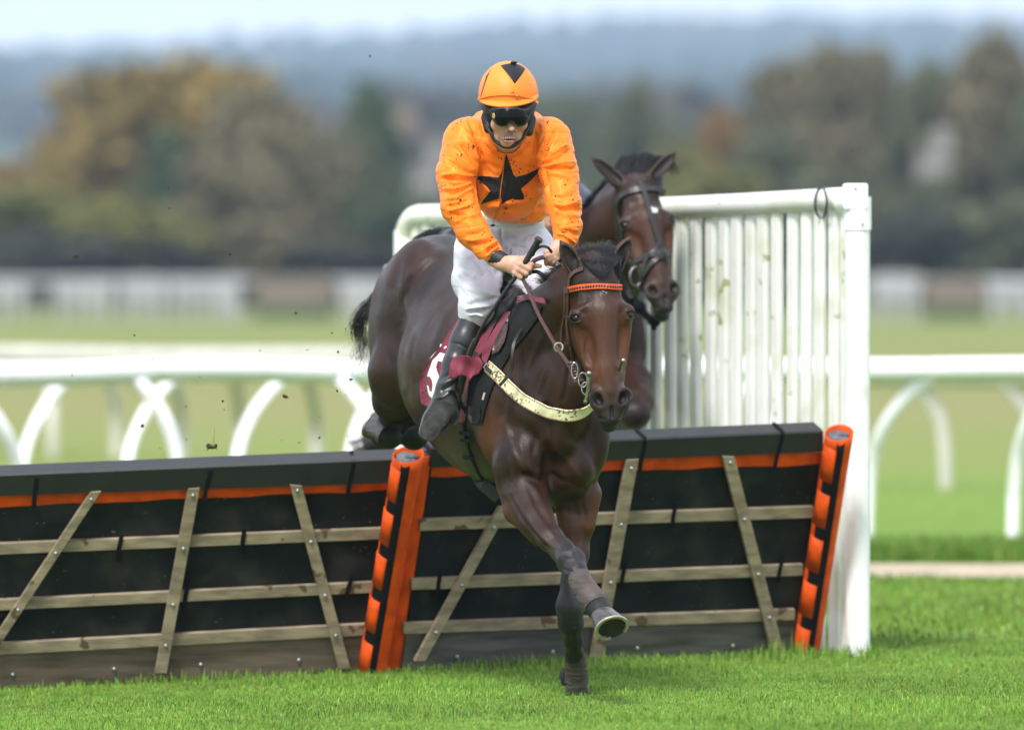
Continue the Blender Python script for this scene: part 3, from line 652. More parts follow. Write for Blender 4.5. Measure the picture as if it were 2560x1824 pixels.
# ================================================================ BACKGROUND TREES
def crown_mesh(name, seed, n=2600, lobes=15, leaf=.055, low=.0):
    """unit crown (about 1 wide, 1 tall, base at z=0): leaf-sized faces clustered in uneven clumps"""
    rg = np.random.default_rng(seed); V = []; C = []
    th = rg.uniform(0, 6.283, lobes); zc = rg.uniform(.14 + low, .87, lobes); rr = .35 * np.sqrt(np.clip(1 - ((zc - .45) / .50) ** 2, .02, 1)) * rg.uniform(.25, 1.04, lobes)
    cx, cy = np.cos(th) * rr, np.sin(th) * rr; rad = rg.uniform(.11, .19, lobes); sh = rg.uniform(.9, 1.1, lobes)
    per = n // lobes; Vs = []; Cs = []
    for i in range(lobes):
        d = rg.normal(0, 1, (per, 3)); d /= np.linalg.norm(d, axis=1)[:, None]; p = np.array([cx[i], cy[i], zc[i]]) + d * rad[i] * (rg.uniform(.35, 1.08, (per, 1)) ** .6) * [1, 1, .8]
        a = rg.normal(0, 1, (per, 3)); a /= np.linalg.norm(a, axis=1)[:, None]; b = np.cross(a, rg.normal(0, 1, (per, 3))); b /= np.linalg.norm(b, axis=1)[:, None]
        s = leaf * rg.uniform(.4, 1.0, (per, 1)); q = np.stack([p - a * s, p - b * s * .6, p + a * s, p + b * s * .6], 1); Vs.append(q.reshape(-1, 3))
        Cs.append(np.repeat((sh[i] * rg.uniform(.82, 1.2, (per, 1))), 4, 0))
    V = np.concatenate(Vs); C = np.repeat(np.concatenate(Cs), 3, 1); V[:, 2] = np.maximum(V[:, 2], .02); nq = len(V) // 4; F = np.arange(nq * 4).reshape(nq, 4)
    o = mesh_obj(name, V, F, [None], None, smooth=False, colors=C); me = o.data; bpy.data.objects.remove(o); return me
def leaf_mat(name, col, col2):
    m = mat(name, col, .75, .1, .35, col2=col2, spec=.15); n = m.node_tree; l = n.links.new; b = n.nodes['Principled BSDF']; src = b.inputs['Base Color'].links[0].from_socket
    at = n.nodes.new('ShaderNodeVertexColor'); at.layer_name = 'Col'; mm = n.nodes.new('ShaderNodeMix'); mm.data_type = 'RGBA'; mm.blend_type = 'MULTIPLY'; mm.inputs['Factor'].default_value = 1
    l(src, mm.inputs['A']); l(at.outputs['Color'], mm.inputs['B']); l(mm.outputs['Result'], b.inputs['Base Color']); return m
KIND = {
 'ochre': (leaf_mat('ochre_leaves', (.27, .185, .05), (.19, .16, .055)), 'autumn tree with ochre leaves'),
 'brown': (leaf_mat('brown_leaves', (.175, .145, .085), (.145, .135, .07)), 'half bare grey brown tree'),
 'green': (leaf_mat('dark_green_leaves', (.055, .095, .045), (.07, .085, .045)), 'dark green tree'),
 'olive': (leaf_mat('olive_leaves', (.165, .165, .045), (.20, .19, .05)), 'olive green tree'),
 'rust': (leaf_mat('rust_leaves', (.27, .155, .05), (.19, .135, .055)), 'rust coloured autumn tree'),
 'grey': (leaf_mat('grey_green_leaves', (.10, .115, .06), (.11, .115, .065)), 'grey green tree'),
 'dark': (leaf_mat('dark_hedge_leaves', (.07, .068, .058), (.065, .075, .058)), 'dark bush'),
}
bark_m = mat('bark', (.07, .055, .04), .9, .3, 3)
crowns = [crown_mesh('crown', 11 + i, 6000, 44 + 3 * i, .045) for i in range(4)]; bushes = [crown_mesh('crown', 31 + i, 4000, 30, .055, -.14) for i in range(2)]
tm = MB(); tm.tube([(0, 0, 0), (.01, 0, .25), (0, .01, .62)], [.035, .026, .010], 8, caps=True)
for a in (0.3, 2.1, 4.0, 5.2): tm.tube([(0, 0, .22 + a * .03), (.10 * math.cos(a), .10 * math.sin(a), .38 + a * .02), (.2 * math.cos(a), .2 * math.sin(a), .55 + a * .03)], [.017, .011, .004], 6)
to = tm.build('trunk', bark_m, None, smooth=True); trunk_me = to.data; bpy.data.objects.remove(to)
def tree(x, top, wpx, D, kind, label, bush=False, base=None, group='autumn trees beyond the course', cat='tree'):
    g = G(x, D); z0 = float(hill(np.array(g.x), np.array(D))) if base is None else base
    H = CAM_H - (top - HY) * D / FPX - z0; W = wpx * D / FPX
    t = thing('bush' if bush else 'tree', (g.x, D, z0), label, cat, group); rot = random.uniform(0, 6.28)
    o = bpy.data.objects.new('crown', random.choice(bushes if bush else crowns)); COL.objects.link(o); o.parent = t; o.scale = (W * 1.15, W * 1.15, H * 1.06); o.rotation_euler.z = rot
    o.material_slots[0].link = 'OBJECT'; o.material_slots[0].material = KIND[kind][0]
    k = bpy.data.objects.new('trunk', trunk_me); COL.objects.link(k); k.parent = t; k.scale = (W * .8, W * .8, H); return t
TREES = [  # x, top y, width px, distance, kind, label
 (420, 160, 700, 362, 'ochre', 'tallest ochre autumn tree at the left, its crown rising above the others'),
 (620, 185, 520, 356, 'ochre', 'yellow brown tree leaning into the right side of the tallest ochre tree'),
 (230, 290, 300, 358, 'ochre', 'small ochre tree on the left flank of the tallest ochre tree'),
 (690, 230, 520, 338, 'brown', 'broad grey brown tree in front of the ochre trees at the left'),
 (600, 400, 330, 330, 'brown', 'smaller grey brown tree below the broad one at the left'),
 (930, 222, 190, 352, 'green', 'narrow dark green tree just left of the gap behind the near jockey'),
 (860, 330, 260, 345, 'grey', 'grey green tree filling in beside the narrow dark green tree'),
 (420, 330, 190, 345, 'green', 'dark green tree showing through the middle of the ochre crown'),
 (1095, 395, 230, 385, 'grey', 'low grey green tree right behind the near jockey'),
 (1570, 205, 250, 420, 'grey', 'grey green tree above the ears of the far horse'),
 (1400, 250, 260, 520, 'grey', 'pale grey tree in the distance right of the jockey cap'),
 (1800, 285, 230, 382, 'rust', 'orange leaved tree in the middle of the right side'),
 (1690, 370, 300, 366, 'olive', 'olive tree left of the orange leaved tree'),
 (2000, 150, 330, 372, 'brown', 'brown tree rising over the right end of the wing'),
 (2140, 110, 330, 366, 'brown', 'tall brown tree over the wing corner post'),
 (2330, 170, 300, 350, 'grey', 'grey tree behind the white house'),
 (2480, 100, 380, 345, 'brown', 'tall brown tree at the right edge of the picture'),
 (2620, 230, 260, 330, 'grey', 'grey tree cut by the right edge of the picture'),
 (1930, 330, 300, 350, 'grey', 'mid height grey tree above the wing top rail'),
 (10, 410, 170, 345, 'rust', 'small reddish tree cut by the left edge of the picture'),
]
TREES += [(-180, 300, 420, 350, 'brown', 'brown tree standing outside the left edge of the picture'), (-520, 240, 460, 355, 'olive', 'olive tree second outside the left edge of the picture'), (-860, 280, 420, 350, 'grey', 'grey green tree third outside the left edge of the picture'),
 (2880, 180, 420, 350, 'olive', 'olive tree standing outside the right edge of the picture'), (3220, 220, 460, 355, 'brown', 'brown tree second outside the right edge of the picture'), (3560, 260, 420, 350, 'ochre', 'ochre tree third outside the right edge of the picture')]
for x, tp, wd, D, kd, lb in TREES: tree(x, tp, wd, D, kd, lb)
BUSH = [(-250, 540, 520, 325, 'dark', 'dark bush outside the left edge of the picture'), (-700, 520, 560, 325, 'grey', 'grey bush outside the left edge of the picture'), (2920, 540, 520, 325, 'dark', 'dark bush outside the right edge of the picture'), (3380, 520, 560, 325, 'grey', 'grey bush outside the right edge of the picture'), (2330, 448, 230, 328, 'grey', 'small grey bush hiding the foot of the white house'), (1055, 486, 220, 332, 'grey', 'small grey bush hiding the foot of the pale house'), (60, 470, 430, 336, 'olive', 'yellow green bush at the far left below the reddish tree'), (300, 500, 380, 334, 'olive', 'yellow green bush below the tallest ochre tree'),
 (500, 560, 330, 326, 'olive', 'bright olive bush in front of the grey brown trees'), (110, 580, 470, 322, 'dark', 'dark hedge bush at the far left above the white fence panels'),
 (380, 610, 380, 321, 'dark', 'dark low bush second from the left edge'), (720, 540, 440, 322, 'brown', 'grey brown bush left of the narrow dark green tree'),
 (960, 520, 330, 324, 'green', 'dark green bush left of the wing end'), (860, 610, 400, 318, 'dark', 'dark low bush above the brown birch fence at the left'),
 (1180, 500, 360, 330, 'grey', 'grey bush hidden mostly by the near jockey'), (1500, 480, 360, 332, 'grey', 'grey green bush between the two horses heads'),
 (1780, 440, 400, 334, 'olive', 'olive bush just over the middle of the wing'), (2060, 430, 380, 334, 'grey', 'grey bush just over the wing corner post'),
 (2300, 520, 420, 325, 'dark', 'dark bush right of the wing corner post'), (2540, 500, 420, 323, 'grey', 'grey bush at the right edge of the picture'), (1330, 420, 260, 360, 'brown', 'brown bush beside the near jockey shoulder')]
for x, tp, wd, D, kd, lb in BUSH: tree(x, tp, wd, D, kd, lb, True, group='bushes beyond the course', cat='bush')
# wooded hills: one mass of crowns, nobody could count them
def forest(name, label, boxes, seed, cols):
    rg = np.random.default_rng(seed); Vs = []; Cs = []
    for (x0, x1, d0, d1, cnt, hh) in boxes:
        for _ in range(cnt):
            d = rg.uniform(d0, d1); x = rg.uniform(x0, x1) ; X = (x - CX) * d / FPX; z = float(hill(np.array(X), np.array(d))); h = hh * rg.uniform(.6, 1.25); wd = h * rg.uniform(.7, 1.2)
            m = 170; q = rg.normal(0, 1, (m, 3)); q /= np.linalg.norm(q, axis=1)[:, None]; q *= rg.uniform(.6, 1.05, (m, 1)); p = np.array([X, d, z + h * .5]) + q * [wd / 2, wd / 2, h / 2]
            a = rg.normal(0, 1, (m, 3)); a /= np.linalg.norm(a, axis=1)[:, None]; b = np.cross(a, rg.normal(0, 1, (m, 3))); b /= np.linalg.norm(b, axis=1)[:, None]; s = h * .16
            Vs.append(np.stack([p - a * s, p - b * s, p + a * s, p + b * s], 1).reshape(-1, 3)); c = np.array(cols[rg.integers(len(cols))]) * rg.uniform(.7, 1.3); Cs.append(np.repeat(c[None] * rg.uniform(.6, 1.4, (m, 1)), 4, 0))
    V = np.concatenate(Vs); F = np.arange(len(V)).reshape(-1, 4); tag(mesh_obj(name, V, F, forest_m, None, smooth=False, colors=np.concatenate(Cs)), label, 'woodland', kind='stuff')
forest_m = mat('woodland_leaves', None, .8, .1, .05, attr=True, spec=.1)
forest('far_woodland', 'blue hazy woodland covering the far hillside under the sky', [(-900, 3500, 4300, 5000, 900, 17), (-900, 3500, 3000, 3900, 500, 15), (-900, 3500, 2000, 2900, 260, 14)], 3, [(.04, .055, .035), (.065, .07, .04), (.10, .07, .04), (.035, .055, .04)])
forest('near_woodland', 'brown and green woodland on the lower slope behind the autumn trees', [(950, 3200, 820, 1050, 110, 14), (150, 1000, 1000, 1250, 40, 12), (1200, 2700, 560, 700, 46, 11)], 4, [(.08, .06, .04), (.05, .055, .03), (.12, .08, .04), (.06, .06, .045)])
# ---- white houses among the trees
house_m = mat('white_render', (.25, .24, .225), .8, .05, 1); roof_m = mat('roof_slate', (.07, .065, .06), .7, .2, 2); glass_m = mat('window_glass', (.03, .035, .04), .1, .1, 2)
def house(x, ytop, wpx, D, yb, label):
    g = G(x, D); W = wpx * D / FPX; z0 = 0; zt = CAM_H - (ytop - HY) * D / FPX; dp = W * .8; t = thing('house', (g.x, D, z0), label, 'house', 'white houses among the trees')
    mb = MB(); mb.box((g.x, D, zt * .5), (W / 2, 0, 0), (0, dp / 2, 0), (0, 0, zt * .5)); mb.build('wall', house_m, t)
    mb = MB(); v = [(g.x + sx * W * .56, D + sy * dp * .56, zt + .01) for sx in (-1, 1) for sy in (-1, 1)] + [(g.x - W * .56, D, zt + W * .3), (g.x + W * .56, D, zt + W * .3)]
    mb.add(v, [(0, 2, 5, 4), (1, 4, 5, 3), (0, 4, 1), (2, 3, 5), (0, 1, 3, 2)]); rf = mb.build('roof', roof_m, t)
    mb = MB(); mb.box((g.x + W * .3, D, zt + W * .34), (.35, 0, 0), (0, .35, 0), (0, 0, .8)); mb.build('chimney', house_m, rf)
    for i, fx in enumerate((-.28, .0, .28)):
        mb = MB(); mb.box((g.x + W * fx, D - dp / 2, zt * .8), (W * .07, 0, 0), (0, .04, 0), (0, 0, .55)); mb.build('window', glass_m, t)
house(2333, 392, 74, 330, 470, 'small white house showing between the trees at the right'); house(1068, 430, 80, 335, 520, 'pale house behind the near jockey at the left of his cap')
# ---- far course furniture: white panelled fences and birch fences at the far side of the track
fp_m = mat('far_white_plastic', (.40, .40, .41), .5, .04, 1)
def far_panel(x0, x1, D, ztop, label, nleg=4):
    a, b = G(x0, D), G(x1, D); t = thing('rail_panel', ((a.x + b.x) / 2, D, 0), label, 'rail', 'white rail panels on the far side of the course')
    for z, r in ((ztop, .06), (ztop - .42, .05), (ztop - .21, .04)): mb = MB(); mb.tube([(a.x, D, z), (b.x, D, z)], r, 8); mb.build('bar', fp_m, t, smooth=True)
    for i in range(nleg): x = a.x + (b.x - a.x) * (i + .5) / nleg; mb = MB(); mb.tube([(x, D, -.05), (x, D, ztop)], .07, 8); mb.build('post', fp_m, t, smooth=True)
    n_ = max(3, int((b.x - a.x) / .17)); mb = MB()
    for i in range(n_): x = a.x + (b.x - a.x) * (i + .5) / n_; mb.box((x, D, ztop - .33), (.055, 0, 0), (0, .02, 0), (0, 0, .34))
    mb.build('slat_panel', fp_m, t)
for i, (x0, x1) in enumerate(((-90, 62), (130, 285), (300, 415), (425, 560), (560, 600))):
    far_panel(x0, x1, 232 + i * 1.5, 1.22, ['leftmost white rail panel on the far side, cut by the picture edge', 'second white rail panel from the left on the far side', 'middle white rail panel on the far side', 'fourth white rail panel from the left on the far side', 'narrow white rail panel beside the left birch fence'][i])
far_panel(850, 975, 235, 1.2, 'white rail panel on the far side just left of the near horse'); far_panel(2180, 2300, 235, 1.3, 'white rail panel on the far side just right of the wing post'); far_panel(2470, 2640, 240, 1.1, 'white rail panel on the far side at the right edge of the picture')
rfar = [(x, 243, 1.16) for x in (-600, 0, 700, 1400, 2100, 2800, 3300)]
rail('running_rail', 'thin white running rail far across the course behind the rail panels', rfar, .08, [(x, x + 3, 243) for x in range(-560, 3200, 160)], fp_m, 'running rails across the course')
birch_m = mat('birch_fence', (.115, .095, .07), .9, .4, 6, bump=.6, bscale=8, stretch=(4, 4, 1)); birch_top = mat('birch_apron', (.05, .085, .03), .9, .3, 4)
def birch(x0, x1, D, h, label):
    a, b = G(x0, D), G(x1, D); t = thing('birch_fence', ((a.x + b.x) / 2, D, 0), label, 'steeplechase fence', 'birch fences on the far side of the course')
    V = []; F = []; n_ = 60
    for i in range(n_ + 1):
        x = a.x + (b.x - a.x) * i / n_; hh = h * (1 + .05 * math.sin(i * 2.7) + .03 * math.sin(i * 7.1)); V += [(x, D - .9, -.02), (x, D - .45, hh * .72), (x, D - .2, hh), (x, D + .35, hh), (x, D + .5, -.02)]
    for i in range(n_):
        for k in range(4): F.append((5 * i + k, 5 * i + 5 + k, 5 * i + 6 + k, 5 * i + 1 + k))
    F += [(4, 3, 2, 1, 0), tuple(5 * n_ + k for k in range(5))]; mesh_obj('birch_body', V, F, birch_m, t)
    mb = MB(); mb.box(((a.x + b.x) / 2, D - .95, .18), ((b.x - a.x) / 2, 0, 0), (0, .12, .0), (0, .02, .22)); mb.build('take_off_board', birch_top, t)
birch(640, 835, 238, 1.25, 'dark brown birch fence on the far side left of the near horse'); birch(2310, 2462, 238, 1.2, 'dark brown birch fence on the far side at the right')
# ---- the air
hz = bpy.data.materials.new('air'); hz.use_nodes = True; hn = hz.node_tree; hn.nodes.clear(); ho = hn.nodes.new('ShaderNodeOutputMaterial'); hv = hn.nodes.new('ShaderNodeVolumePrincipled')
hv.inputs['Color'].default_value = (.60, .81, 1.0, 1); hv.inputs['Density'].default_value = .00021; hv.inputs['Anisotropy'].default_value = .2; hn.links.new(hv.outputs[0], ho.inputs['Volume'])
mb = MB(); mb.box((0, 2580, 99), (1500, 0, 0), (0, 2640, 0), (0, 0, 101)); tag(mb.build('haze', hz), 'thin blue haze over the whole racecourse', 'haze', kind='stuff')
# ================================================================ HORSES
BAY, BAYR, BLK, DRK, GRY = (.0235, .0082, .0038), (.078, .0245, .0085), (.0085, .0078, .0085), (.0135, .0078, .0065), (.060, .044, .034)
coat_m = mat('bay_coat', None, .46, .45, 7, attr=True, bump=.7, bscale=200, spec=.30, sheen=.0, bdist=.003, stretch=(1, 1, .22), rvar=.09, spots=[((.16, .11, .08), 170, 1.03, .45)])
hair_m = mat('black_mane_hair', (.010, .010, .011), .42, .3, 30, spec=.5)
eye_m = mat('horse_eye', (.004, .003, .003), .08, .2, 10, spec=.35)
leather_m = mat('black_leather', (.014, .013, .013), .42, .2, 20, bump=.2, bscale=80)
brown_leather = mat('brown_leather', (.055, .022, .016), .38, .2, 30, bump=.2, bscale=80)
steel_m = mat('steel', (.33, .33, .32), .3, .1, 30, metal=1)
shoe_m = mat('aluminium_shoe', (.36, .34, .30), .5, .2, 30, metal=.6, spots=[((.10, .09, .05), 60, .93, .4)])
hoof_m = mat('hoof_horn', (.045, .040, .038), .35, .5, 14, coat=.4, stretch=(1, 1, 6), bump=.3, bscale=50)
sole_m = mat('hoof_sole', (.012, .012, .007), .75, .6, 30, bump=1, bscale=60)
boot_m = mat('leg_bandage', (.050, .036, .031), .62, .35, 12, bump=.7, bscale=22, bdist=.008, stretch=(1, 1, 3), spots=[((.10, .040, .025), 24, .86, .40)])
white_hair = mat('white_hair', (.55, .53, .52), .6, .1, 40)
def frame(yaw, pitch, roll):
    """columns: lateral (viewer's right), outwards from the face, up"""
    ex, ey, ez = Vector((1, 0, 0)), Vector((0, -1, 0)), Vector((0, 0, 1))
    M = Matrix.Rotation(roll, 3, 'Y') @ Matrix.Rotation(pitch, 3, 'X') @ Matrix.Rotation(yaw, 3, 'Z'); return M @ ex, M @ ey, M @ ez
class Loc:
    def __init__(s, o, fr, k=1.0): s.o, (s.x, s.y, s.z), s.k = Vector(o), fr, k
    def __call__(s, x, y, z): return s.o + (s.x * x + s.y * y + s.z * z) * s.k
    def rot(s, a=0):
        ca, sa = math.cos(a), math.sin(a); e0 = s.x * ca + s.z * sa; e2 = s.z * ca - s.x * sa
        return Matrix(((e0.x, s.y.x, e2.x), (e0.y, s.y.y, e2.y), (e0.z, s.y.z, e2.z)))
def horse_head(f, H, ears, red=BAYR, coat=BAY, det=True):
    S_ = H.k
    def E(x, y, z, rx, ry, rz, k=.03, col=coat, mode='add', a=0, cw=None): f.ell(H(x, y, z), (rx * S_, ry * S_, rz * S_), H.rot(a), k * S_, col, mode, cw)
    def C(p, q, ra, rb, k=.03, col=coat, mode='add', cw=None): f.cap(H(*p), H(*q), ra * S_, rb * S_, k * S_, col, None, mode, cw)
    E(0, -.035, -.06, .082, .085, .10); E(0, .02, -.15, .083, .055, .13, .04)
    C((0, .02, -.22), (0, .018, -.42), .074, .045, .04, red); C((0, .030, -.42), (0, .030, -.49), .044, .036, .03, (red[0] * 1.3, red[1] * 1.35, red[2] * 1.3), cw=1.5); C((0, .050, -.20), (0, .046, -.50), .040, .028, .035, (.032, .015, .010), cw=1.6)
    for s in (-1, 1):
        E(s * .090, .018, -.214, .030, .046, .042, .03)
        C((s * .064, .060, -.182), (s * .104, .040, -.202), .013, .015, .020); C((s * .104, .040, -.202), (s * .112, .020, -.224), .014, .010, .015)
        E(s * .062, .078, -.125, .020, .020, .020, .03, None, 'sub')
        E(s * .055, -.055, -.245, .048, .088, .13, .04, red, a=s * .06)
        C((s * .048, -.005, -.28), (s * .028, .0, -.47), .052, .036, .04, red)
        C((s * .088, .016, -.265), (s * .060, .022, -.40), .012, .009, .025, red); C((s * .080, .036, -.245), (s * .090, .05, -.222), .012, .012, .02, red)
        E(s * .070, .055, -.34, .022, .022, .07, .03, None, 'sub')
        E(s * .043, .036, -.530, .033, .032, .046, .020, (.030, .020, .017), a=-s * .22)
    E(0, .008, -.545, .053, .052, .060, .03, (.030, .022, .019)); E(0, .016, -.598, .043, .038, .034, .02, (.020, .016, .015))
    E(0, -.030, -.612, .034, .034, .034, .012, (.030, .024, .022)); C((0, -.060, -.33), (0, -.038, -.59), .036, .026, .03, DRK)
    for s in (-1, 1):
        E(s * .049, .070, -.532, .0165, .026, .029, .010, (.006, .004, .004), 'sub', a=-s * .45)
        C((s * .040, .058, -.500), (s * .066, .044, -.512), .008, .008, .012, (.030, .022, .020)); C((s * .070, .040, -.520), (s * .066, .038, -.552), .0075, .007, .012, (.034, .026, .024))
        C((s * .050, .020, -.595), (s * .030, .045, -.606), .006, .004, .008, (.012, .008, .008), 'sub')
    C((0, .054, -.56), (0, .050, -.60), .004, .004, .008, (.010, .008, .008), 'sub')
    for (b0, t0, wv) in ears:      # base, tip (local), width
        b0, t0 = Vector(b0), Vector(t0); ax = (t0 - b0); Lr = ax.length; m = b0 + ax * .42; az = ax.normalized(); ay = Vector((0, 1, 0)); axx = az.cross(ay).normalized(); ay = axx.cross(az)
        def W(v): return (H(*(v)) - H(0, 0, 0)).normalized()
        rt = Matrix([W(axx), W(ay), W(az)]).transposed()
        f.ell(H(*m), (wv * S_, .026 * S_, Lr * .50 * S_), rt, .012, red); f.cap(H(*(b0 - ax * .05)), H(*(b0 + ax * .15)), .034 * S_, .030 * S_, .02, coat)
        f.cap(H(*(b0 + ax * .55)), H(*(t0)), .017 * S_, .0045 * S_, .015, (.010, .008, .008))
        f.ell(H(*(m + ay * .020 + Vector((.007 if b0.x > 0 else -.007, 0, 0)))), (wv * .72 * S_, .021 * S_, Lr * .44 * S_), rt, .006, (.012, .009, .009), 'sub')
def eye_balls(H, parent):
    for s in (-1, 1):
        mb = MB(); mb.ball((0, 0, 0), .0200 * H.k, 16, 12); me = mb.build('eye', eye_m, parent, smooth=True); c = H(s * .0975, .042, -.2205)
        me.data.transform(Matrix.Translation(c))
def add_sockets(f, H):
    for s in (-1, 1):
        f.ell(H(s * .108, .057, -.2205), (.016 * H.k, .020 * H.k, .0135 * H.k), H.rot(), .006, (.008, .006, .006), 'sub')
        f.cap(H(s * .090, .066, -.2070), H(s * .116, .044, -.2125), .0055 * H.k, .0055 * H.k, .006, (.022, .012, .010)); f.cap(H(s * .093, .063, -.2375), H(s * .114, .043, -.2335), .0045 * H.k, .0045 * H.k, .006, (.03, .016, .012))
def hoof(parent, cor, sole, rc, rs, nrm=None, shoe=True):
    """hoof from coronet centre to sole centre; the sole faces nrm"""
    cor, sole = Vector(cor), Vector(sole); n_ = Vector(nrm or (0, 0, -1)).normalized(); ax = (cor - sole).normalized(); mb = MB(); S = 22; M_ = 6; u = n_.cross(Vector((0, 1, .3))).normalized(); v = n_.cross(u).normalized()
    for i in range(M_ + 1):
        t = i / M_; c = cor.lerp(sole, t); r = rc + (rs - rc) * t ** .8; r *= 1 + .03 * math.sin(t * 14) * (1 - t) + (.06 if i == 0 else 0)
        for k in range(S): a = 2 * math.pi * k / S; mb.v.append(tuple(c + u * math.cos(a) * r * .95 + v * math.sin(a) * r * 1.04))
    for i in range(M_):
        for k in range(S): k2 = (k + 1) % S; mb.f.append((i * S + k, i * S + k2, (i + 1) * S + k2, (i + 1) * S + k))
    mb.f.append(tuple(range(S)))
    h = mb.build('hoof', hoof_m, parent, smooth=True)
    mb = MB(); b0 = len(mb.v)
    for k in range(S): a = 2 * math.pi * k / S; mb.v.append(tuple(sole + u * math.cos(a) * rs * .95 + v * math.sin(a) * rs * 1.04 - n_ * .001))
    for k in range(S): a = 2 * math.pi * k / S; mb.v.append(tuple(sole + (u * math.cos(a) * rs * .95 + v * math.sin(a) * rs * 1.04) * .55 - n_ * .012))
    mb.v.append(tuple(sole - n_ * .004))
    for k in range(S): k2 = (k + 1) % S; mb.f.append((k, k2, S + k2, S + k)); mb.f.append((S + k, S + k2, 2 * S))
    mb.build('sole', sole_m, h)
    if shoe:
        mb = MB(); m = 26
        for i in range(m + 1):
            a = R(-62) + R(304) * i / m; d = u * math.cos(a) * .95 + v * math.sin(a) * 1.04
            for rr, hh in ((1.02, 0), (1.03, .008), (.86, .008), (.85, 0)): mb.v.append(tuple(sole + d * rs * rr + n_ * hh))
        for i in range(m):
            for k in range(4): k2 = (k + 1) % 4; mb.f.append((4 * i + k, 4 * i + k2, 4 * i + 4 + k2, 4 * i + 4 + k))
        mb.f += [(0, 1, 2, 3), tuple(4 * m + k for k in range(4))]; a = R(90); d = u * math.cos(a) * .95 + v * math.sin(a) * 1.04
        mb.build('horseshoe', shoe_m, h)
    return h
AL = R(21.5); fw = Vector((math.sin(AL), -math.cos(AL), -.10)).normalized(); rt_ = Vector((-math.cos(AL), -math.sin(AL), 0)); up_ = rt_.cross(fw); up_ = up_ if up_.z > 0 else -up_
BODY = Matrix([rt_, fw, up_]).transposed()
# ---------------------------------------------------------------- near horse
horse = thing('racehorse', (P(1350, 1700, 30).x, 30.3, 0), 'bay racehorse landing over the hurdle with orange browband and one foreleg stretched out', 'horse')
H1 = Loc(P(1488, 652, 29.52), frame(R(9), R(-9), R(-5.2)), 1.01)
f = Field(axis_pts([(-.66, .008), (.20, .0036), (.50, .008), (.56, 0)]), axis_pts([(28.92, .006), (29.28, .0042), (29.72, .0075), (30.3, .011), (31.75, 0)]), axis_pts([(.0, .0065), (.95, .0042), (1.80, .0065), (1.86, 0)]))
def EB(x, y, d, a, b_, c, k=.06, col=BAY, mode='add', cw=None): f.ell(P(x, y, d), (a, b_, c), BODY, k, col, mode, cw)
EB(1215, 935, 30.45, .295, .60, .350, .08, BAY); EB(1235, 1075, 30.35, .20, .42, .20, .06, GRY)
EB(1110, 752, 31.05, .238, .40, .262, .08, DRK); EB(1160, 775, 30.72, .20, .42, .20, .08, DRK)
EB(1342, 995, 29.98, .262, .34, .325, .08, BAY); f.chain([(1332, 775, 30.12, .065), (1270, 800, 30.35, .10), (1200, 790, 30.6, .12)], .06, DRK)
# quarters and hind legs
EB(1008, 838, 30.98, .115, .235, .30, .05, BAY); EB(988, 800, 31.02, .075, .13, .20, .05, BAY); EB(1045, 705, 30.86, .09, .15, .17, .08, BAY); EB(1150, 850, 31.1, .12, .22, .30, .05, BAY)
EB(990, 930, 30.9, .085, .14, .15, .04, BAY)
f.chain([(985, 930, 30.92, .105), (982, 1000, 31.08, .078, BAY), (1000, 1030, 31.30, .060, BLK), (985, 1050, 31.22, .050, BLK), (972, 1088, 31.18, .050, BLK), (955, 1090, 31.16, .044, BLK)], .03, BAY)
f.chain([(1085, 930, 31.1, .11), (1062, 1000, 31.2, .07, BAY), (1058, 1030, 31.38, .058, BLK), (1048, 1060, 31.30, .050, BLK), (1035, 1090, 31.25, .050, BLK), (1020, 1085, 31.22, .044, BLK)], .03, BAY)
f.chain([(1138, 592, 31.15, .035), (1100, 590, 31.34, .032), (1050, 610, 31.5, .028), (1000, 680, 31.55, .025)], .04, BLK)
# neck, crest, gullet
f.chain([(1352, 925, 29.98, .245), (1398, 835, 29.82, .185), (1446, 752, 29.66, .130), (1480, 695, 29.56, .098)], .06, BAY)
f.chain([(1448, 690, 29.66, .045), (1402, 742, 29.82, .055), (1350, 790, 30.05, .075)], .05, DRK)
f.chain([(1478, 850, 29.66, .075), (1440, 960, 29.66, .085), (1395, 1085, 29.70, .09)], .05, BAY)
f.chain([(1440, 820, 29.60, .05), (1390, 930, 29.66, .06), (1350, 1040, 29.70, .07)], .04, BAY)
# shoulders and breast
EB(1275, 990, 29.92, .075, .20, .24, .05, BAY); EB(1255, 1080, 29.86, .075, .13, .13, .04, BAYR)
EB(1308, 1150, 29.75, .105, .12, .135, .035, BAY); EB(1425, 1160, 29.78, .095, .12, .135, .035, BAY); EB(1470, 1090, 29.86, .07, .14, .17, .04, BAY)
EB(1368, 1215, 29.86, .10, .14, .07, .04, BLK); EB(1372, 1000, 29.70, .07, .05, .16, .03, DRK)  # shade down the breast and between the forelegs, put into the coat colour
EB(1366, 1165, 29.58, .012, .05, .10, .03, None, 'sub')
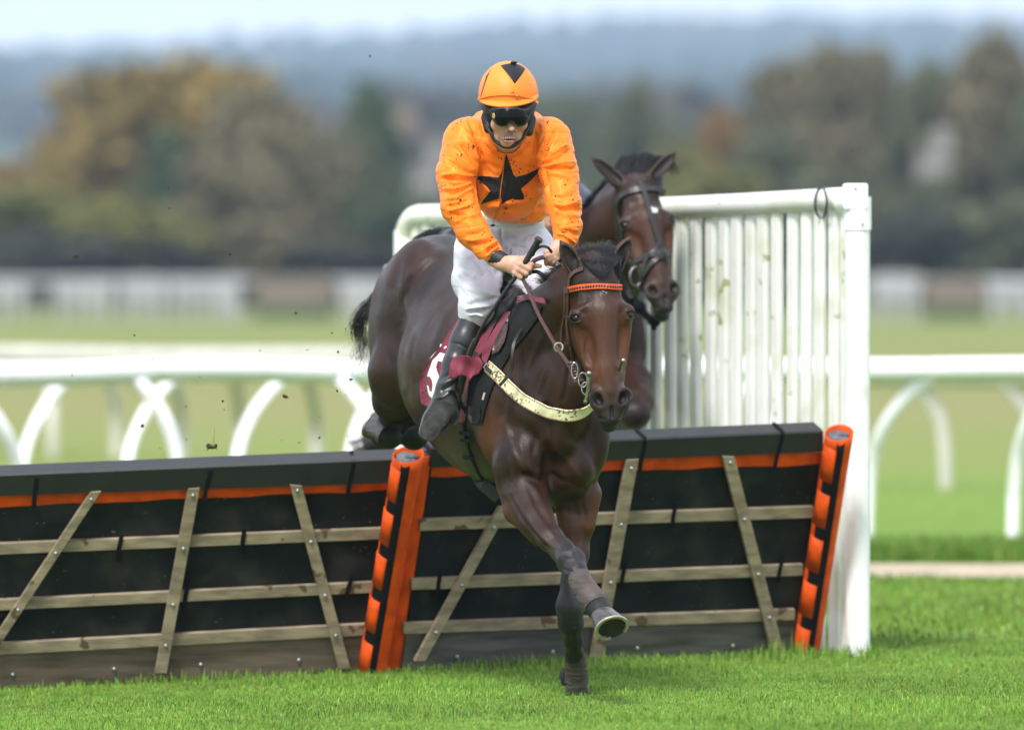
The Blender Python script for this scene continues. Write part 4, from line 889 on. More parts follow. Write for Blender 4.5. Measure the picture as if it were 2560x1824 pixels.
# outstretched foreleg (the horse's right)
f.chain([(1300, 1170, 29.78, .105), (1313, 1228, 29.72, .083), (1342, 1300, 29.58, .060), (1376, 1345, 29.47, .047), (1404, 1374, 29.42, .043, (.03, .027, .028)), (1428, 1402, 29.36, .052, BLK), (1440, 1432, 29.31, .042, BLK), (1462, 1472, 29.24, .034, BLK), (1488, 1508, 29.17, .036, BLK), (1498, 1523, 29.14, .041, BLK), (1508, 1540, 29.10, .036, BLK)], .022, BAY)
f.chain([(1275, 1215, 29.80, .05), (1290, 1280, 29.70, .040), (1345, 1350, 29.56, .022)], .03, BAYR); f.chain([(1350, 1245, 29.66, .035), (1372, 1318, 29.50, .022)], .02, BAY)
f.ell(P(1420, 1393, 29.325), (.036, .02, .030), None, .012, (.03, .028, .03)); f.ell(P(1444, 1408, 29.335), (.026, .02, .024), None, .012, BLK); f.ell(P(1408, 1412, 29.39), (.02, .03, .022), None, .012, BLK)
# standing foreleg (the horse's left)
f.chain([(1430, 1180, 29.86, .10), (1437, 1240, 29.86, .084), (1440, 1312, 29.84, .063), (1440, 1382, 29.82, .048), (1431, 1450, 29.79, .041, (.03, .026, .026)), (1424, 1515, 29.76, .050, BLK), (1427, 1556, 29.78, .046, BLK), (1433, 1600, 29.84, .033, BLK), (1436, 1635, 29.90, .033, BLK), (1440, 1672, 29.95, .040, BLK), (1442, 1700, 29.97, .036, BLK)], .022, BAY)
f.chain([(1475, 1235, 29.84, .045), (1466, 1310, 29.82, .032)], .025, BAYR); f.chain([(1405, 1250, 29.80, .035), (1420, 1350, 29.80, .022)], .02, BAY)
f.ell(P(1415, 1530, 29.735), (.022, .018, .032), None, .012, (.032, .03, .03)); f.ell(P(1438, 1524, 29.73), (.020, .018, .028), None, .012, (.03, .028, .03)); f.cap(P(1418, 1500, 29.80), P(1412, 1545, 29.84), .022, .02, .012, BLK)
horse_head(f, H1, [((-.062, -.015, -.042), (-.124, -.005, .086), .034), ((.062, -.015, -.042), (.146, -.005, .086), .032)])
add_sockets(f, H1)
HV, HF, HC = f.mesh(1, .016)
fx = 0
HV = folds(HV, HF, [   # muscle lines and veins traced from the photograph
    ([(1000, 640), (985, 720), (1010, 800), (1000, 900), (1020, 1000)], -.014, 14), ([(1020, 660), (1000, 740), (1030, 820), (1022, 930)], .008, 16), ([(955, 760), (950, 860), (960, 960)], .006, 18),
    ([(1150, 640), (1070, 700), (1010, 790)], -.007, 22), ([(1120, 760), (1060, 830), (1035, 950)], .006, 26), ([(1070, 880), (1050, 980), (1080, 1060)], -.006, 16),
    ([(1290, 1060), (1262, 1150), (1275, 1230)], -.010, 13), ([(1362, 1000), (1372, 1100), (1362, 1200)], -.015, 12), ([(1300, 1180), (1345, 1205), (1366, 1190)], -.008, 9),
    ([(1395, 1000), (1425, 1090), (1480, 1130)], -.006, 12), ([(1318, 1210), (1345, 1270), (1390, 1330), (1410, 1360)], -.005, 6), ([(1332, 1205), (1360, 1262), (1400, 1325)], .004, 6), ([(1290, 1240), (1330, 1310), (1375, 1365)], .003, 8),
    ([(1440, 1260), (1452, 1330), (1440, 1400)], -.004, 8), ([(1420, 1210), (1470, 1225), (1490, 1200)], -.007, 9),
    ([(1400, 830), (1370, 930), (1340, 1010)], -.008, 12), ([(1335, 850), (1300, 940), (1290, 1020)], -.006, 15), ([(1420, 840), (1405, 960), (1400, 1040)], .006, 12),
    ([(1465, 870), (1480, 905), (1476, 950)], -.003, 5), ([(1455, 850), (1462, 900), (1470, 925)], .0025, 4), ([(1545, 860), (1548, 910), (1540, 950)], -.003, 6), ([(1490, 930), (1500, 960), (1492, 985)], .0025, 4),
    ([(1496, 740), (1504, 800), (1512, 880)], -.002, 10),
    ([(1120, 620), (1060, 655), (1020, 700)], .006, 12), ([(1090, 640), (1030, 700), (1000, 770)], -.006, 9), ([(1040, 660), (1012, 730), (1018, 790), (995, 850)], .006, 8), ([(1012, 860), (1016, 930), (1008, 990)], .007, 8), ([(975, 880), (985, 960), (985, 1010)], -.006, 8),
    ([(1180, 700), (1120, 780), (1085, 860), (1075, 940)], .005, 10), ([(1150, 800), (1100, 880), (1090, 960)], -.004, 8), ([(1040, 830), (1030, 900), (1042, 980)], -.009, 7),
    ([(1262, 1050), (1280, 1130), (1320, 1185)], .006, 8), ([(1345, 1080), (1330, 1140), (1350, 1180)], -.006, 7), ([(1300, 1100), (1310, 1150), (1340, 1190)], .004, 7), ([(1385, 1120), (1420, 1150), (1450, 1200)], .005, 9), ([(1440, 1080), (1480, 1120), (1492, 1180)], -.005, 8), ([(1375, 1180), (1400, 1200), (1440, 1205)], -.006, 7),
    ([(1265, 1220), (1300, 1290), (1345, 1345), (1380, 1380)], -.005, 5), ([(1300, 1240), (1322, 1300), (1362, 1350), (1392, 1372)], .004, 4), ([(1365, 1215), (1385, 1290), (1420, 1350)], -.004, 4), ([(1410, 1385), (1432, 1392), (1450, 1412)], .003, 4), ([(1405, 1420), (1425, 1428), (1440, 1440)], -.004, 4),
    ([(1452, 1250), (1470, 1310), (1462, 1380)], -.005, 5), ([(1425, 1240), (1428, 1310), (1432, 1390)], .004, 5), ([(1412, 1480), (1425, 1500), (1440, 1480)], .003, 5), ([(1408, 1560), (1425, 1572), (1446, 1560)], -.004, 5), ([(1424, 1580), (1428, 1630)], -.003, 4), ([(1440, 1580), (1441, 1630)], .002, 3),
    ([(1440, 870), (1420, 950), (1405, 1010)], -.006, 7), ([(1360, 830), (1330, 900), (1310, 960)], .005, 9), ([(1385, 850), (1352, 930), (1325, 1000)], -.005, 7), ([(1458, 700), (1420, 780), (1380, 850)], -.005, 8), ([(1290, 900), (1262, 980), (1252, 1060)], -.006, 9), ([(1240, 960), (1228, 1050), (1240, 1140)], .004, 10),
    ([(1452, 880), (1466, 930), (1472, 965)], .003, 4), ([(1470, 840), (1462, 880), (1470, 915)], -.003, 4), ([(1500, 900), (1506, 950), (1500, 990)], .002, 6), ([(1458, 775), (1450, 790), (1455, 815)], -.003, 5), ([(1548, 775), (1556, 800), (1550, 820)], -.003, 5), ([(1470, 745), (1455, 760), (1435, 770)], -.004, 5)])
hbody = mesh_obj('body', HV, HF, coat_m, horse, colors=HC)
TH = bvh((HV, HF))
fc = HV[HF].mean(1); THB = bvh((HV, HF[(fc[:, 1] > 29.585) | (fc[:, 2] < .93)]))
eye_balls(H1, horse)
# star on the forehead: a few white hairs
hairs('star', [([H1(x, .073, z), H1(x + .001, .076, z - .008)], 7, .0035, .006) for x, z in ((-.005, -.128), (.004, -.130), (.012, -.134), (.018, -.138), (.008, -.137))], white_hair, horse, seg=3, rnd=.001, rad=.0008)
hoof(horse, P(1507, 1537, 29.10), P(1529, 1566, 29.06), .046, .066, (.28, -.62, -.74))
hoof(horse, P(1443, 1703, 29.96), P(1443, 1731, 29.98), .042, .052, (0, -.05, -1), shoe=False)
hoof(horse, P(962, 1086, 31.14), P(930, 1062, 31.22), .044, .058, (-.80, .42, .42))
hoof(horse, P(1030, 1084, 31.2), P(1006, 1054, 31.28), .044, .056, (-.60, .50, .62))
def wrap(name, pts, rad, m, parent, seed=0):
    """bandage wound round a leg: overlapping turns"""
    s = spline(pts, 26); rng = np.random.default_rng(seed); mb = MB(); r = []
    for i in range(26): u = i / 25; r.append(np.interp(u, np.linspace(0, 1, len(rad)), rad) * (1 + .05 * ((u * 5.0) % 1) + rng.uniform(-.012, .012)))
    mb.tube([P(*p) for p in s], r, 20); return mb.build(name, m, parent, smooth=True)
wrap('leg_bandage', [(1443, 1436, 29.305), (1462, 1470, 29.24), (1484, 1503, 29.175), (1492, 1516, 29.155)], [.042, .046, .050, .046], boot_m, horse, 1)
wrap('leg_bandage', [(1437, 1632, 29.90), (1440, 1670, 29.945), (1442, 1702, 29.965)], [.038, .044, .046], boot_m, horse, 2)
mb = MB(); mb.tube([P(1411, 1668, 29.98), P(1408, 1690, 29.98), P(1411, 1712, 29.98)], [.010, .015, .010], 8); mb.build('fetlock_tuft', hair_m, horse, smooth=True)
# hair
rts = []
for i in range(34):
    a = (i + .5) / 34; x = 1447 + 105 * a; y = 690 - 12 * math.sin(a * 3.14)
    rts.append(([P(x, y + RNG.uniform(-6, 10), 29.50), P(x - 6 + 8 * (a - .5), 652 - 14 * math.sin(a * 3.14), 29.52), P(x - 2 + 30 * (a - .3), 628 - 10 * math.sin(a * 3.14) + RNG.uniform(-6, 10), 29.60), P(x + 4 + 52 * (a - .25), 636 + RNG.uniform(-14, 16), 29.70)], 44, .006, .013))
for i in range(16):
    a = i / 15; rts.append(([P(1452 + 92 * a, 640, 29.56), P(1462 + 76 * a, 655, 29.47), P(1480 + 46 * a, 672 + 8 * math.sin(a * 3.1), 29.44), P(1498 + 16 * a, 684 + 14 * math.sin(a * 3.1) + RNG.uniform(-6, 10), 29.43)], 40, .008, .006))
hairs('forelock', rts, hair_m, horse, seg=6, rnd=.003, rad=.0009)
rts = []
for i in range(30):
    a = i / 29; x, y, d = 1440 - 120 * a, 690 + 95 * a ** 1.2, 29.66 + .42 * a
    rts.append(([P(x, y, d), P(x - 10, y - 26, d + .01), P(x - 26, y - 38 + 10 * a, d + .05), P(x - 38, y - 22 + RNG.uniform(-8, 14), d + .10)], 36, .008, .014))
hairs('mane', rts, hair_m, horse, seg=6, rnd=.005, rad=.0009)
rts = []
for i in range(26):
    a = RNG.uniform(-1, 1); b2 = RNG.uniform(-1, 1); e = RNG.uniform(0, 1)
    rts.append(([P(985 + 6 * a, 690 + 10 * b2, 31.58), P(940 + 8 * a, 745 + 8 * b2, 31.62), P(908 + 10 * a, 780 + 14 * b2, 31.6), P(893 + 12 * a, 825 + 16 * b2, 31.6), P(912 + 16 * a, 855 + 20 * b2, 31.6), P(898 + 16 * a - 6 * e, 885 + 22 * b2, 31.6), P(914 + 12 * a, 925 + 26 * e, 31.6)], 6, .010, .016))
hairs('tail', rts, hair_m, horse, seg=11, rnd=.014, rad=.0013)
hairs('dock_hair', [([P(1150 - 70 * k / 9, 588 + 1.5 * k, 31.2 + .02 * k), P(1130 - 70 * k / 9, 572 + k, 31.2 + .02 * k), P(1104 - 75 * k / 9, 582 + 3 * k, 31.25 + .02 * k)], 40, .008, .008) for k in range(10)], hair_m, horse, seg=4, rnd=.003, rad=.0009)
# ---------------------------------------------------------------- tack of the near horse
cloth_m = mat('maroon_cloth', (.16, .012, .034), .70, .12, 20, bump=.3, bscale=120, sheen=.2)
cloth_white = mat('white_print', (.82, .81, .82), .6, .05, 20)
pad_m = mat('grey_saddle_pad', (.014, .0155, .0155), .85, .15, 20, spec=.12, bump=.4, bscale=150)
cream_m = mat('cream_webbing', (.60, .59, .36), .62, .10, 20, bump=.2, bscale=140, spots=[((.12, .09, .03), 95, .885, .55), ((.34, .35, .16), 14, .74, .4, .2)])
piping_m = mat('red_piping', (.30, .05, .07), .6, .1, 20)
def Z7(x, y): return (1000 + x / 4.06, 740 + y / 4.06)
def Z2(x, y): return (1050 + x / 3.691, 520 + y / 3.691)
def Z5(x, y): return (860 + x / 2.707, 560 + y / 2.707)
def Z1(x, y): return (1050 + x / 3.691, 120 + y / 3.691)
def Z3(x, y): return (1340 + x / 3.007, 560 + y / 3.007)
saddle_pad = drape_obj('saddle_pad', TH, [Z7(1330, 60), Z7(1440, 110), Z7(1400, 220), Z7(1250, 420), Z7(1130, 560), Z7(1050, 700), Z7(960, 860), Z7(900, 1010), Z7(860, 1150), Z7(830, 1290), Z7(790, 1310), Z7(720, 1300), Z7(690, 1250), Z7(600, 1100), (1150, 900), (1180, 800), (1260, 745)], pad_m, horse, off=.012, thick=.008, step=6, relax=6)
ncl = drape_obj('number_cloth', TH, [Z5(820, 612), Z5(760, 655), Z5(700, 745), Z5(660, 820), Z5(600, 890), Z5(545, 960), Z5(512, 1045), Z5(512, 1130), Z5(522, 1212), Z5(575, 1240), Z5(650, 1290), Z5(740, 1330), Z5(815, 1345), Z5(835, 1180), Z5(850, 1000), Z5(935, 860), Z5(1010, 700), Z5(1080, 570), (1318, 748), (1365, 760), (1360, 745), (1318, 736), (1280, 742), (1240, 770)], cloth_m, horse, off=.024, thick=.003, step=6, relax=10, wob=.0015)
Vn, Fn = drape(TH, [(1150, 760), (1040, 900), (1030, 1030), (1200, 1100), (1230, 900), (1260, 780)], off=.024, thick=.003, step=8, relax=10, wob=.0015)
TN = BVHTree.FromPolygons([tuple(v) for v in Vn], [tuple(int(i) for i in q) for q in Fn])
drape_obj('number', TN, [Z7(365, 563), Z7(455, 585), Z7(432, 668), Z7(385, 655), Z7(365, 715), Z7(375, 760), Z7(392, 800), Z7(400, 870), Z7(380, 960), Z7(360, 1040), Z7(340, 1085), Z7(310, 1075), Z7(278, 1010), Z7(262, 940), Z7(258, 898), Z7(290, 910), Z7(300, 960), Z7(322, 970), Z7(330, 900), Z7(322, 850), Z7(300, 815), Z7(270, 815), Z7(248, 838), Z7(243, 740), Z7(280, 680), Z7(320, 610)], cloth_white, ncl, off=.0035, thick=.001, step=4)
def letters(name, shapes, T, m, parent, off=.0035):
    V = []; F = []
    for pts, wd in shapes:
        v, q = drape(T, strip_poly(pts, wd) if len(pts) > 2 else [tuple(x) for x in strip_poly([pts[0], ((pts[0][0] + pts[1][0]) / 2, (pts[0][1] + pts[1][1]) / 2), pts[1]], wd)], off=off, thick=.0008, step=3); b0 = len(V); V += [tuple(x) for x in v]; F += [tuple(int(i) + b0 for i in z) for z in q]
    return mesh_obj(name, np.array(V), F, m, parent, smooth=False)
def T(x, y): return Z7(408 + x * .95 + y * -.05, 486 + x * .28 + y * .95)
letters('lettering', [([T(6, 0), T(0, 34)], 1.6), ([T(6, 0), T(20, 3), T(19, 14), T(4, 16)], 1.3), ([T(4, 16), T(20, 20), T(16, 34), T(0, 34)], 1.3), ([T(24, 34), T(36, 0)], 1.5), ([T(36, 0), T(44, 34)], 1.5), ([T(29, 22), T(42, 22)], 1.2), ([T(50, 34), T(54, 0)], 1.5), ([T(54, 0), T(62, 24)], 1.4), ([T(62, 24), T(70, 2)], 1.3)], TN, cloth_white, ncl)
# saddle: seat, flap roll and skirt
f = Field(axis_pts([(-.20, .005), (.16, 0)]), axis_pts([(29.75, .006), (30.75, 0)]), axis_pts([(1.12, .005), (1.66, 0)]))
f.chain([(1288, 742, 30.02, .024), (1262, 778, 29.96, .036), (1232, 832, 29.98, .038), (1214, 872, 30.02, .026)], .03); f.chain([(1290, 740, 30.05, .03), (1250, 748, 30.25, .05), (1190, 730, 30.5, .06), (1150, 715, 30.62, .05)], .05)
f.chain([(1262, 790, 30.06, .05), (1210, 800, 30.2, .06), (1190, 860, 30.14, .04)], .04)
SV, SF, _ = f.mesh(1); saddle = mesh_obj('saddle', SV, SF, leather_m, horse)
TS = bvh((HV, HF), (SV, SF))
v, q = drape(TH, [Z7(1145, 60), Z7(1185, 60), Z7(1080, 240), Z7(990, 420), Z7(920, 560), Z7(870, 700), Z7(830, 640), Z7(830, 560), Z7(920, 390), Z7(1040, 200)], off=.040, thick=.006, step=5, relax=8); mesh_obj('cloth_edge', v, [tuple(int(i) for i in z) for z in q], cloth_m, ncl, smooth=False)
v, q = drape(TH, [Z7(1100, 210), Z7(1090, 330), Z7(1060, 460), Z7(1000, 560), Z7(930, 590), Z7(950, 480), Z7(1020, 330)], off=.034, thick=.005, step=5, relax=8); mesh_obj('skirt', v, [tuple(int(i) for i in z) for z in q], brown_leather, saddle, smooth=False)
drape_obj('pad_pocket', TH, [Z7(690, 1110), Z7(812, 1120), Z7(812, 1240), Z7(790, 1300), Z7(720, 1290), Z7(695, 1230)], leather_m, saddle_pad, off=.024, thick=.003, step=6, relax=6)
drape_obj('pad_label', TH, [Z7(848, 975), Z7(868, 980), Z7(848, 1055), Z7(828, 1050)], mat('pad_label', (.45, .36, .33), .6, .1), saddle_pad, off=.023, thick=.002, step=4, relax=4)
# flapping corner of the cloth in front of the boot
def sheet(name, poly, dfun, m, parent, th=.002, step=5):
    tri_v, tri_f = drape(BVHTree.FromPolygons([tuple(P(900, 500, 30)), tuple(P(1700, 500, 30)), tuple(P(1700, 1300, 30)), tuple(P(900, 1300, 30))], [(0, 1, 2, 3)]), poly, off=0, thick=th, step=step)
    V = []
    for v_ in tri_v:
        x, y = PX(v_); d = dfun(x, y) + (th if v_[1] > 30.0001 else 0); V.append(P(x, y, d))
    return mesh_obj(name, np.array(V), [tuple(int(i) for i in q_) for q_ in tri_f], m, parent)
sheet('flapping_corner', [Z7(490, 840), Z7(500, 760), Z7(505, 690), Z7(540, 625), Z7(600, 602), Z7(700, 605), Z7(800, 612), Z7(845, 690), Z7(830, 740), Z7(800, 790), Z7(745, 805), Z7(700, 868), Z7(680, 820), Z7(620, 800), Z7(540, 842)],
      lambda x, y: 29.80 + .00035 * (1210 - x) + .010 * math.sin((x - 1120) * .11 + (y - 880) * .03) + .006 * math.sin((y - 890) * .10 - x * .06), cloth_m, ncl)
def add_strap(name, pts, wd, m, parent, T=TH, **kw):
    v, q = strap(T, pts, wd, **kw); mb = MB(); mb.add(v, q); return mb.build(name, m, parent)
girth = add_strap('girth', [(1150, 1020), (1157, 1060), (1166, 1110), (1180, 1160), (1205, 1205), (1248, 1243)], .052, leather_m, horse, off=.006, thick=.006)
for yy in (1078, 1096, 1138): add_strap('girth_keeper', [(1148 + (yy - 1020) * .16, yy), (1172 + (yy - 1020) * .16, yy + 3)], .014, pad_m, girth, n=6, off=.014, thick=.004)
bgp = [(1223, 917), (1246, 938), (1283, 976), (1322, 1006), (1369, 1028), (1419, 1037), (1456, 1028), (1484, 1002), (1500, 985)]
v, q = strap(THB, bgp, .048, off=.010, thick=.004, n=60, smooth=8); bgo = MB(); bgo.add(v, q); bg = bgo.build('breast_girth', cream_m, horse)
for sg in (0, 3):      # stitched red edge lines
    C_ = [Vector(v[4 * i + sg]).lerp(Vector(v[4 * i + 3 - sg]), .10) for i in range(60)]; N_ = [(Vector(v[4 * i + 1]) - Vector(v[4 * i])).normalized() for i in range(60)]
    N_ = [((Vector(v[4 * i + 1]) + Vector(v[4 * i + 2])) / 2 - (Vector(v[4 * i]) + Vector(v[4 * i + 3])) / 2).normalized() for i in range(60)]
    a, b2 = ribbon(C_, N_, .0022, .0012, .0046); mb = MB(); mb.add(a, b2); mb.build('piping', piping_m, bg)
bk = add_strap('buckle_strap', [Z7(805, 600), Z7(870, 685), Z7(920, 745), Z7(965, 785)], .017, leather_m, bg, n=8, off=.020, thick=.004)
mb = MB(); c0 = Vector(hit(TH, *Z7(893, 722))[0]); 
for sgn in ((-1, -1, 1, -1), (1, -1, 1, 1), (1, 1, -1, 1), (-1, 1, -1, -1)):
    u1 = P(*Z7(893 + 35, 722 + 25), c0.y) - P(*Z7(893, 722), c0.y); u2 = P(*Z7(893 - 22, 722 + 28), c0.y) - P(*Z7(893, 722), c0.y)
    o_ = c0 + Vector((0, -.028, 0)); mb.tube([o_ + u1 * sgn[0] * .8 + u2 * sgn[1] * .8, o_ + u1 * sgn[2] * .8 + u2 * sgn[3] * .8], .0022, 6)
mb.build('buckle', steel_m, bg)
mb = MB(); ns_ = spline([(*Z7(1465, 140), 29.80), (*Z7(1380, 200), 29.74), (*Z7(1240, 330), 29.68), (*Z7(1165, 460), 29.62), (*Z7(1140, 600), 29.60), (*Z7(1130, 740), 29.61), (*Z7(1080, 830), 29.62), (*Z7(1012, 905), 29.64)], 40)
a, b2 = ribbon([P(*p) for p in ns_], [Vector((-.3, -1, .2)).normalized()] * 40, .013, .003); mb.add(a, b2); mb.build('neck_strap', leather_m, horse)
# bridle
bridle = add_strap('bridle', [Z3(262, 395), Z3(250, 470), Z3(240, 560), Z3(238, 640), Z3(238, 740), Z3(252, 860), Z3(265, 960), Z3(270, 1040), Z3(300, 1110)], .014, brown_leather, horse, off=.004)
for yy in (690, 890): add_strap('keeper', [Z3(228, yy), Z3(268, yy + 6)], .010, brown_leather, bridle, n=5, off=.010)
add_strap('throat_lash', [Z3(225, 470), Z3(222, 600), Z3(212, 720), Z3(200, 850), Z3(205, 960)], .010, brown_leather, bridle, off=.006)
add_strap('headpiece', [Z3(262, 395), Z3(300, 360), Z3(360, 340)], .018, brown_leather, bridle, off=.004)
bb = [Z3(232, 500), Z3(300, 482), Z3(400, 470), Z3(500, 470), Z3(600, 474), Z3(638, 478)]
v, q = strap(TH, bb, .0225, off=.006, thick=.004, n=56, smooth=8); mb = MB(); mb.add(v, q); brow = mb.build('browband', mat('browband_orange', (.75, .10, .01), .4, .1), bridle)
mb = MB()
for k in range(1, 24):      # black diamonds along the browband
    i = 4 + k * 2; ce = [(Vector(v[4 * i + 1]) + Vector(v[4 * i + 2])) / 2, ] ; c = ce[0]; al = (Vector(v[4 * min(i + 1, 55) + 1]) - Vector(v[4 * (i - 1) + 1])) * .5; ac = (Vector(v[4 * i + 2]) - Vector(v[4 * i + 1])) * .42; nn = al.cross(ac).normalized(); nn = nn if nn.y < 0 else -nn
    c = c + nn * .0008; mb.add([c - al * .95, c - ac, c + al * .95, c + ac, c + nn * .003], [(0, 1, 4), (1, 2, 4), (2, 3, 4), (3, 0, 4)])
mb.build('diamond_pattern', leather_m, brow)
add_strap('browband_loop', [Z3(243, 478), Z3(243, 518)], .022, brown_leather, bridle, n=5, off=.014, thick=.005)
# bit: rings, cheek bars and the reins
def dH(x, y, dflt): 
    h, _ = hit(TH, x, y); return h.y if h else dflt
bit = MB(); a = P(*Z3(398, 1125), 29.335); c = P(*Z3(372, 1335), 29.345); bit.tube([a, a.lerp(c, .5) + Vector((.004, -.004, 0)), c], [.0055, .007, .0055], 10); bit.ball(a, .008, 10, 8); bit.ball(c, .009, 10, 8)
bit = bit.build('bit_cheek', mat('mossy_steel', (.10, .11, .055), .5, .3, 30, metal=.3), bridle, smooth=True)
mb = MB(); mb.ball(P(*Z3(398, 1122), 29.33), .0105, 12, 8); mb.build('bit_cheek_end', steel_m, bit, smooth=True)
for cx_, cy_, rr in ((352, 1172, .021), (372, 1235, .018)):
    mb = MB(); ctr = P(*Z3(cx_, cy_), 29.345); mb.tube([ctr + Vector((math.cos(t) * rr * .8, .004 * math.sin(t), math.sin(t) * rr * 1.3)) for t in np.linspace(0, 6.2, 20)], .0026, 6); mb.build('bit_ring', steel_m, bit, smooth=True)
mb = MB(); a = P(*Z3(655, 1025), 29.36); c = P(*Z3(618, 1130), 29.42); mb.tube([a, c], .006, 8); mb.ball(a, .009, 10, 7); mb.build('bit_cheek', steel_m, bridle, smooth=True)
mb = MB()
for k in range(7):
    t = k / 6; ctr = P(*Z3(262 + 72 * t, 1045 + 130 * t), 29.36); mb.ball(ctr, .0125, 8, 6, (1.25, .8, .7))
kn = mb.build('rein_fastening', brown_leather, bridle, smooth=True)
mb = MB(); ctr = P(*Z3(290, 1100), 29.34); mb.tube([ctr + Vector((math.cos(t) * .012, 0, math.sin(t) * .03)) for t in np.linspace(0, 6.2, 16)], .0022, 6); mb.build('buckle_ring', steel_m, kn, smooth=True)
rp_ = spline([(*Z2(925, 610), 29.66), (*Z2(1000, 760), 29.62), (*Z2(1085, 960), 29.56), (*Z2(1170, 1120), 29.50), (*Z2(1270, 1290), 29.44), (*Z2(1370, 1440), 29.39), (1440, 955, 29.36)], 50)
a, b2 = ribbon([P(*p) for p in rp_], [Vector((-.35, -.9, .1)).normalized()] * 50, .015, .004); mb = MB(); mb.add(a, b2); rein = mb.build('rein', brown_leather, bridle)
mb = MB(); ctr = P(*Z3(170, 925), 29.45); mb.tube([ctr + Vector((math.cos(t) * .016, .004 * math.sin(2 * t), math.sin(t) * .016)) for t in np.linspace(0, 6.2, 18)], .0034, 8); mb.build('rein_ring', mat('pale_ring', (.30, .30, .20), .4, .1), rein, smooth=True)
rp_ = spline([(*Z2(925, 615), 29.68), (*Z2(1040, 500), 29.665), (*Z2(1110, 462), 29.66), (*Z2(1200, 455), 29.68), (*Z2(1290, 480), 29.70), (*Z2(1340, 560), 29.66), (1415, 700, 29.62)], 40)
a, b2 = ribbon([P(*p) for p in rp_], [Vector((0, -.8, .6)).normalized()] * 40, .020, .004); mb = MB(); mb.add(a, b2); mb.build('rein', brown_leather, bridle)
rp_ = spline([(*Z2(1020, 595), 29.68), (*Z2(1080, 590), 29.67), (*Z2(1160, 640), 29.68), (*Z2(1240, 710), 29.74), (*Z2(1300, 800), 29.85)], 30)
a, b2 = ribbon([P(*p) for p in rp_], [Vector((0, -.8, .6)).normalized()] * 30, .018, .004); mb = MB(); mb.add(a, b2); mb.build('rein', leather_m, bridle)
add_strap('noseband_strap', [Z3(660, 1235), Z3(700, 1270), Z3(705, 1310), Z3(680, 1345), Z3(660, 1420)], .010, leather_m, bridle, off=.008)
# ================================================================ JOCKEY
SKIN, SKIND, LIP = (.52, .295, .215), (.45, .24, .17), (.46, .20, .165)
skin_m = mat('skin', None, .48, .10, 14, attr=True, spec=.4, sub=.12, bump=.12, bscale=260, bdist=.001, spots=[((.09, .05, .03), 120, .955, .38)])
MUD = (.030, .013, .008)
silk_m = mat('orange_satin', (.85, .188, .018), .42, .05, 10, spec=.6, tint=(1, .50, .16), sheen=.10, bump=.05, bscale=60, bdist=.002, col2=(.91, .215, .025), spots=[(MUD, 105, .94, .52), ((.28, .05, .010), 110, .98, .45)])
cap_m = mat('orange_cap_satin', (.86, .215, .024), .5, .05, 10, spec=.3, bump=.15, bscale=18, bdist=.006, col2=(.92, .25, .03), spots=[((.10, .03, .012), 85, .98, .45)])
blk_cloth = mat('black_satin', (.009, .009, .011), .55, .2, 12, sheen=.1, spec=.25, spots=[((.12, .12, .12), 160, 1.02, .5)])
lycra_m = mat('black_lycra', (.010, .010, .012), .6, .2, 12)
breech_m = mat('white_breeches', (.54, .54, .60), .60, .04, 9, spec=.35, sheen=.1, bump=.12, bscale=40, spots=[((.33, .19, .13), 75, .985, .42), ((.30, .22, .17), 30, .96, .40)])
boot_leather = mat('riding_boot_leather', (.016, .0165, .018), .36, .5, 9, spec=.55, bump=.35, bscale=22, bdist=.005, spots=[((.06, .055, .05), 35, .96, .35)])
rub_m = mat('muddy_boot_sole', (.018, .018, .015), .8, .6, 25, bump=1, bscale=70, spots=[((.09, .065, .035), 30, .92, .35)])
plastic_m = mat('black_helmet_plastic', (.012, .013, .013), .55, .4, 25, spec=.4, bump=.2, bscale=70)
lens_m = mat('dark_goggle_lens', (.003, .003, .003), .2, .1, 10, spec=.12)
teeth_m = mat('teeth', (.36, .31, .22), .3, .1, 60)
jock = thing('person', (P(1270, 700, 30.2).x, 30.25, .9), 'jockey in muddy orange silks with a black star and white breeches riding the nearer horse', 'person')
# ---- body: one continuous skin surface (head, hands, limbs under the clothes)
f = Field(axis_pts([(-.32, .0035), (.32, 0)]), axis_pts([(29.60, .0035), (29.86, .008), (30.75, 0)]), axis_pts([(.95, .010), (1.55, .0035), (1.72, .009), (2.05, .0033), (2.42, 0)]))
f.chain([(1268, 340, 29.87, .056), (1268, 375, 29.97, .056)], .03, SKIN); f.chain([(1190, 345, 29.98, .055), (1355, 345, 29.98, .055)], .03, SKIN); f.chain([(1268, 400, 30.06, .085), (1280, 500, 30.24, .075), (1275, 600, 30.42, .08)], .04, SKIN)
f.chain([(1172, 355, 29.97, .050), (1140, 440, 29.91, .044), (1150, 520, 29.84, .042), (1190, 590, 29.77, .038), (1235, 645, 29.71, .029), (1252, 658, 29.695, .027)], .02, SKIN)
f.chain([(1372, 355, 29.97, .050), (1400, 430, 29.91, .044), (1412, 520, 29.84, .042), (1418, 570, 29.77, .034), (1405, 608, 29.72, .027)], .02, SKIN)
f.chain([(1210, 620, 30.38, .08), (1192, 700, 30.14, .075), (1200, 765, 30.0, .052), (1168, 850, 29.98, .040), (1146, 900, 29.99, .028)], .03, SKIN)
f.chain([(1325, 620, 30.38, .08), (1348, 690, 30.12, .075), (1378, 750, 29.98, .052)], .03, SKIN)
f.chain([(1378, 750, 29.98, .052), (1415, 840, 30.25, .042), (1440, 950, 30.45, .035), (1452, 1000, 30.40, .03)], .03, SKIN)
def EJ(x, y, d, a, b_, c, k=.012, col=SKIN, mode='add', cw=None): f.ell(P(x, y, d), (a, b_, c), None, k, col, mode, cw)
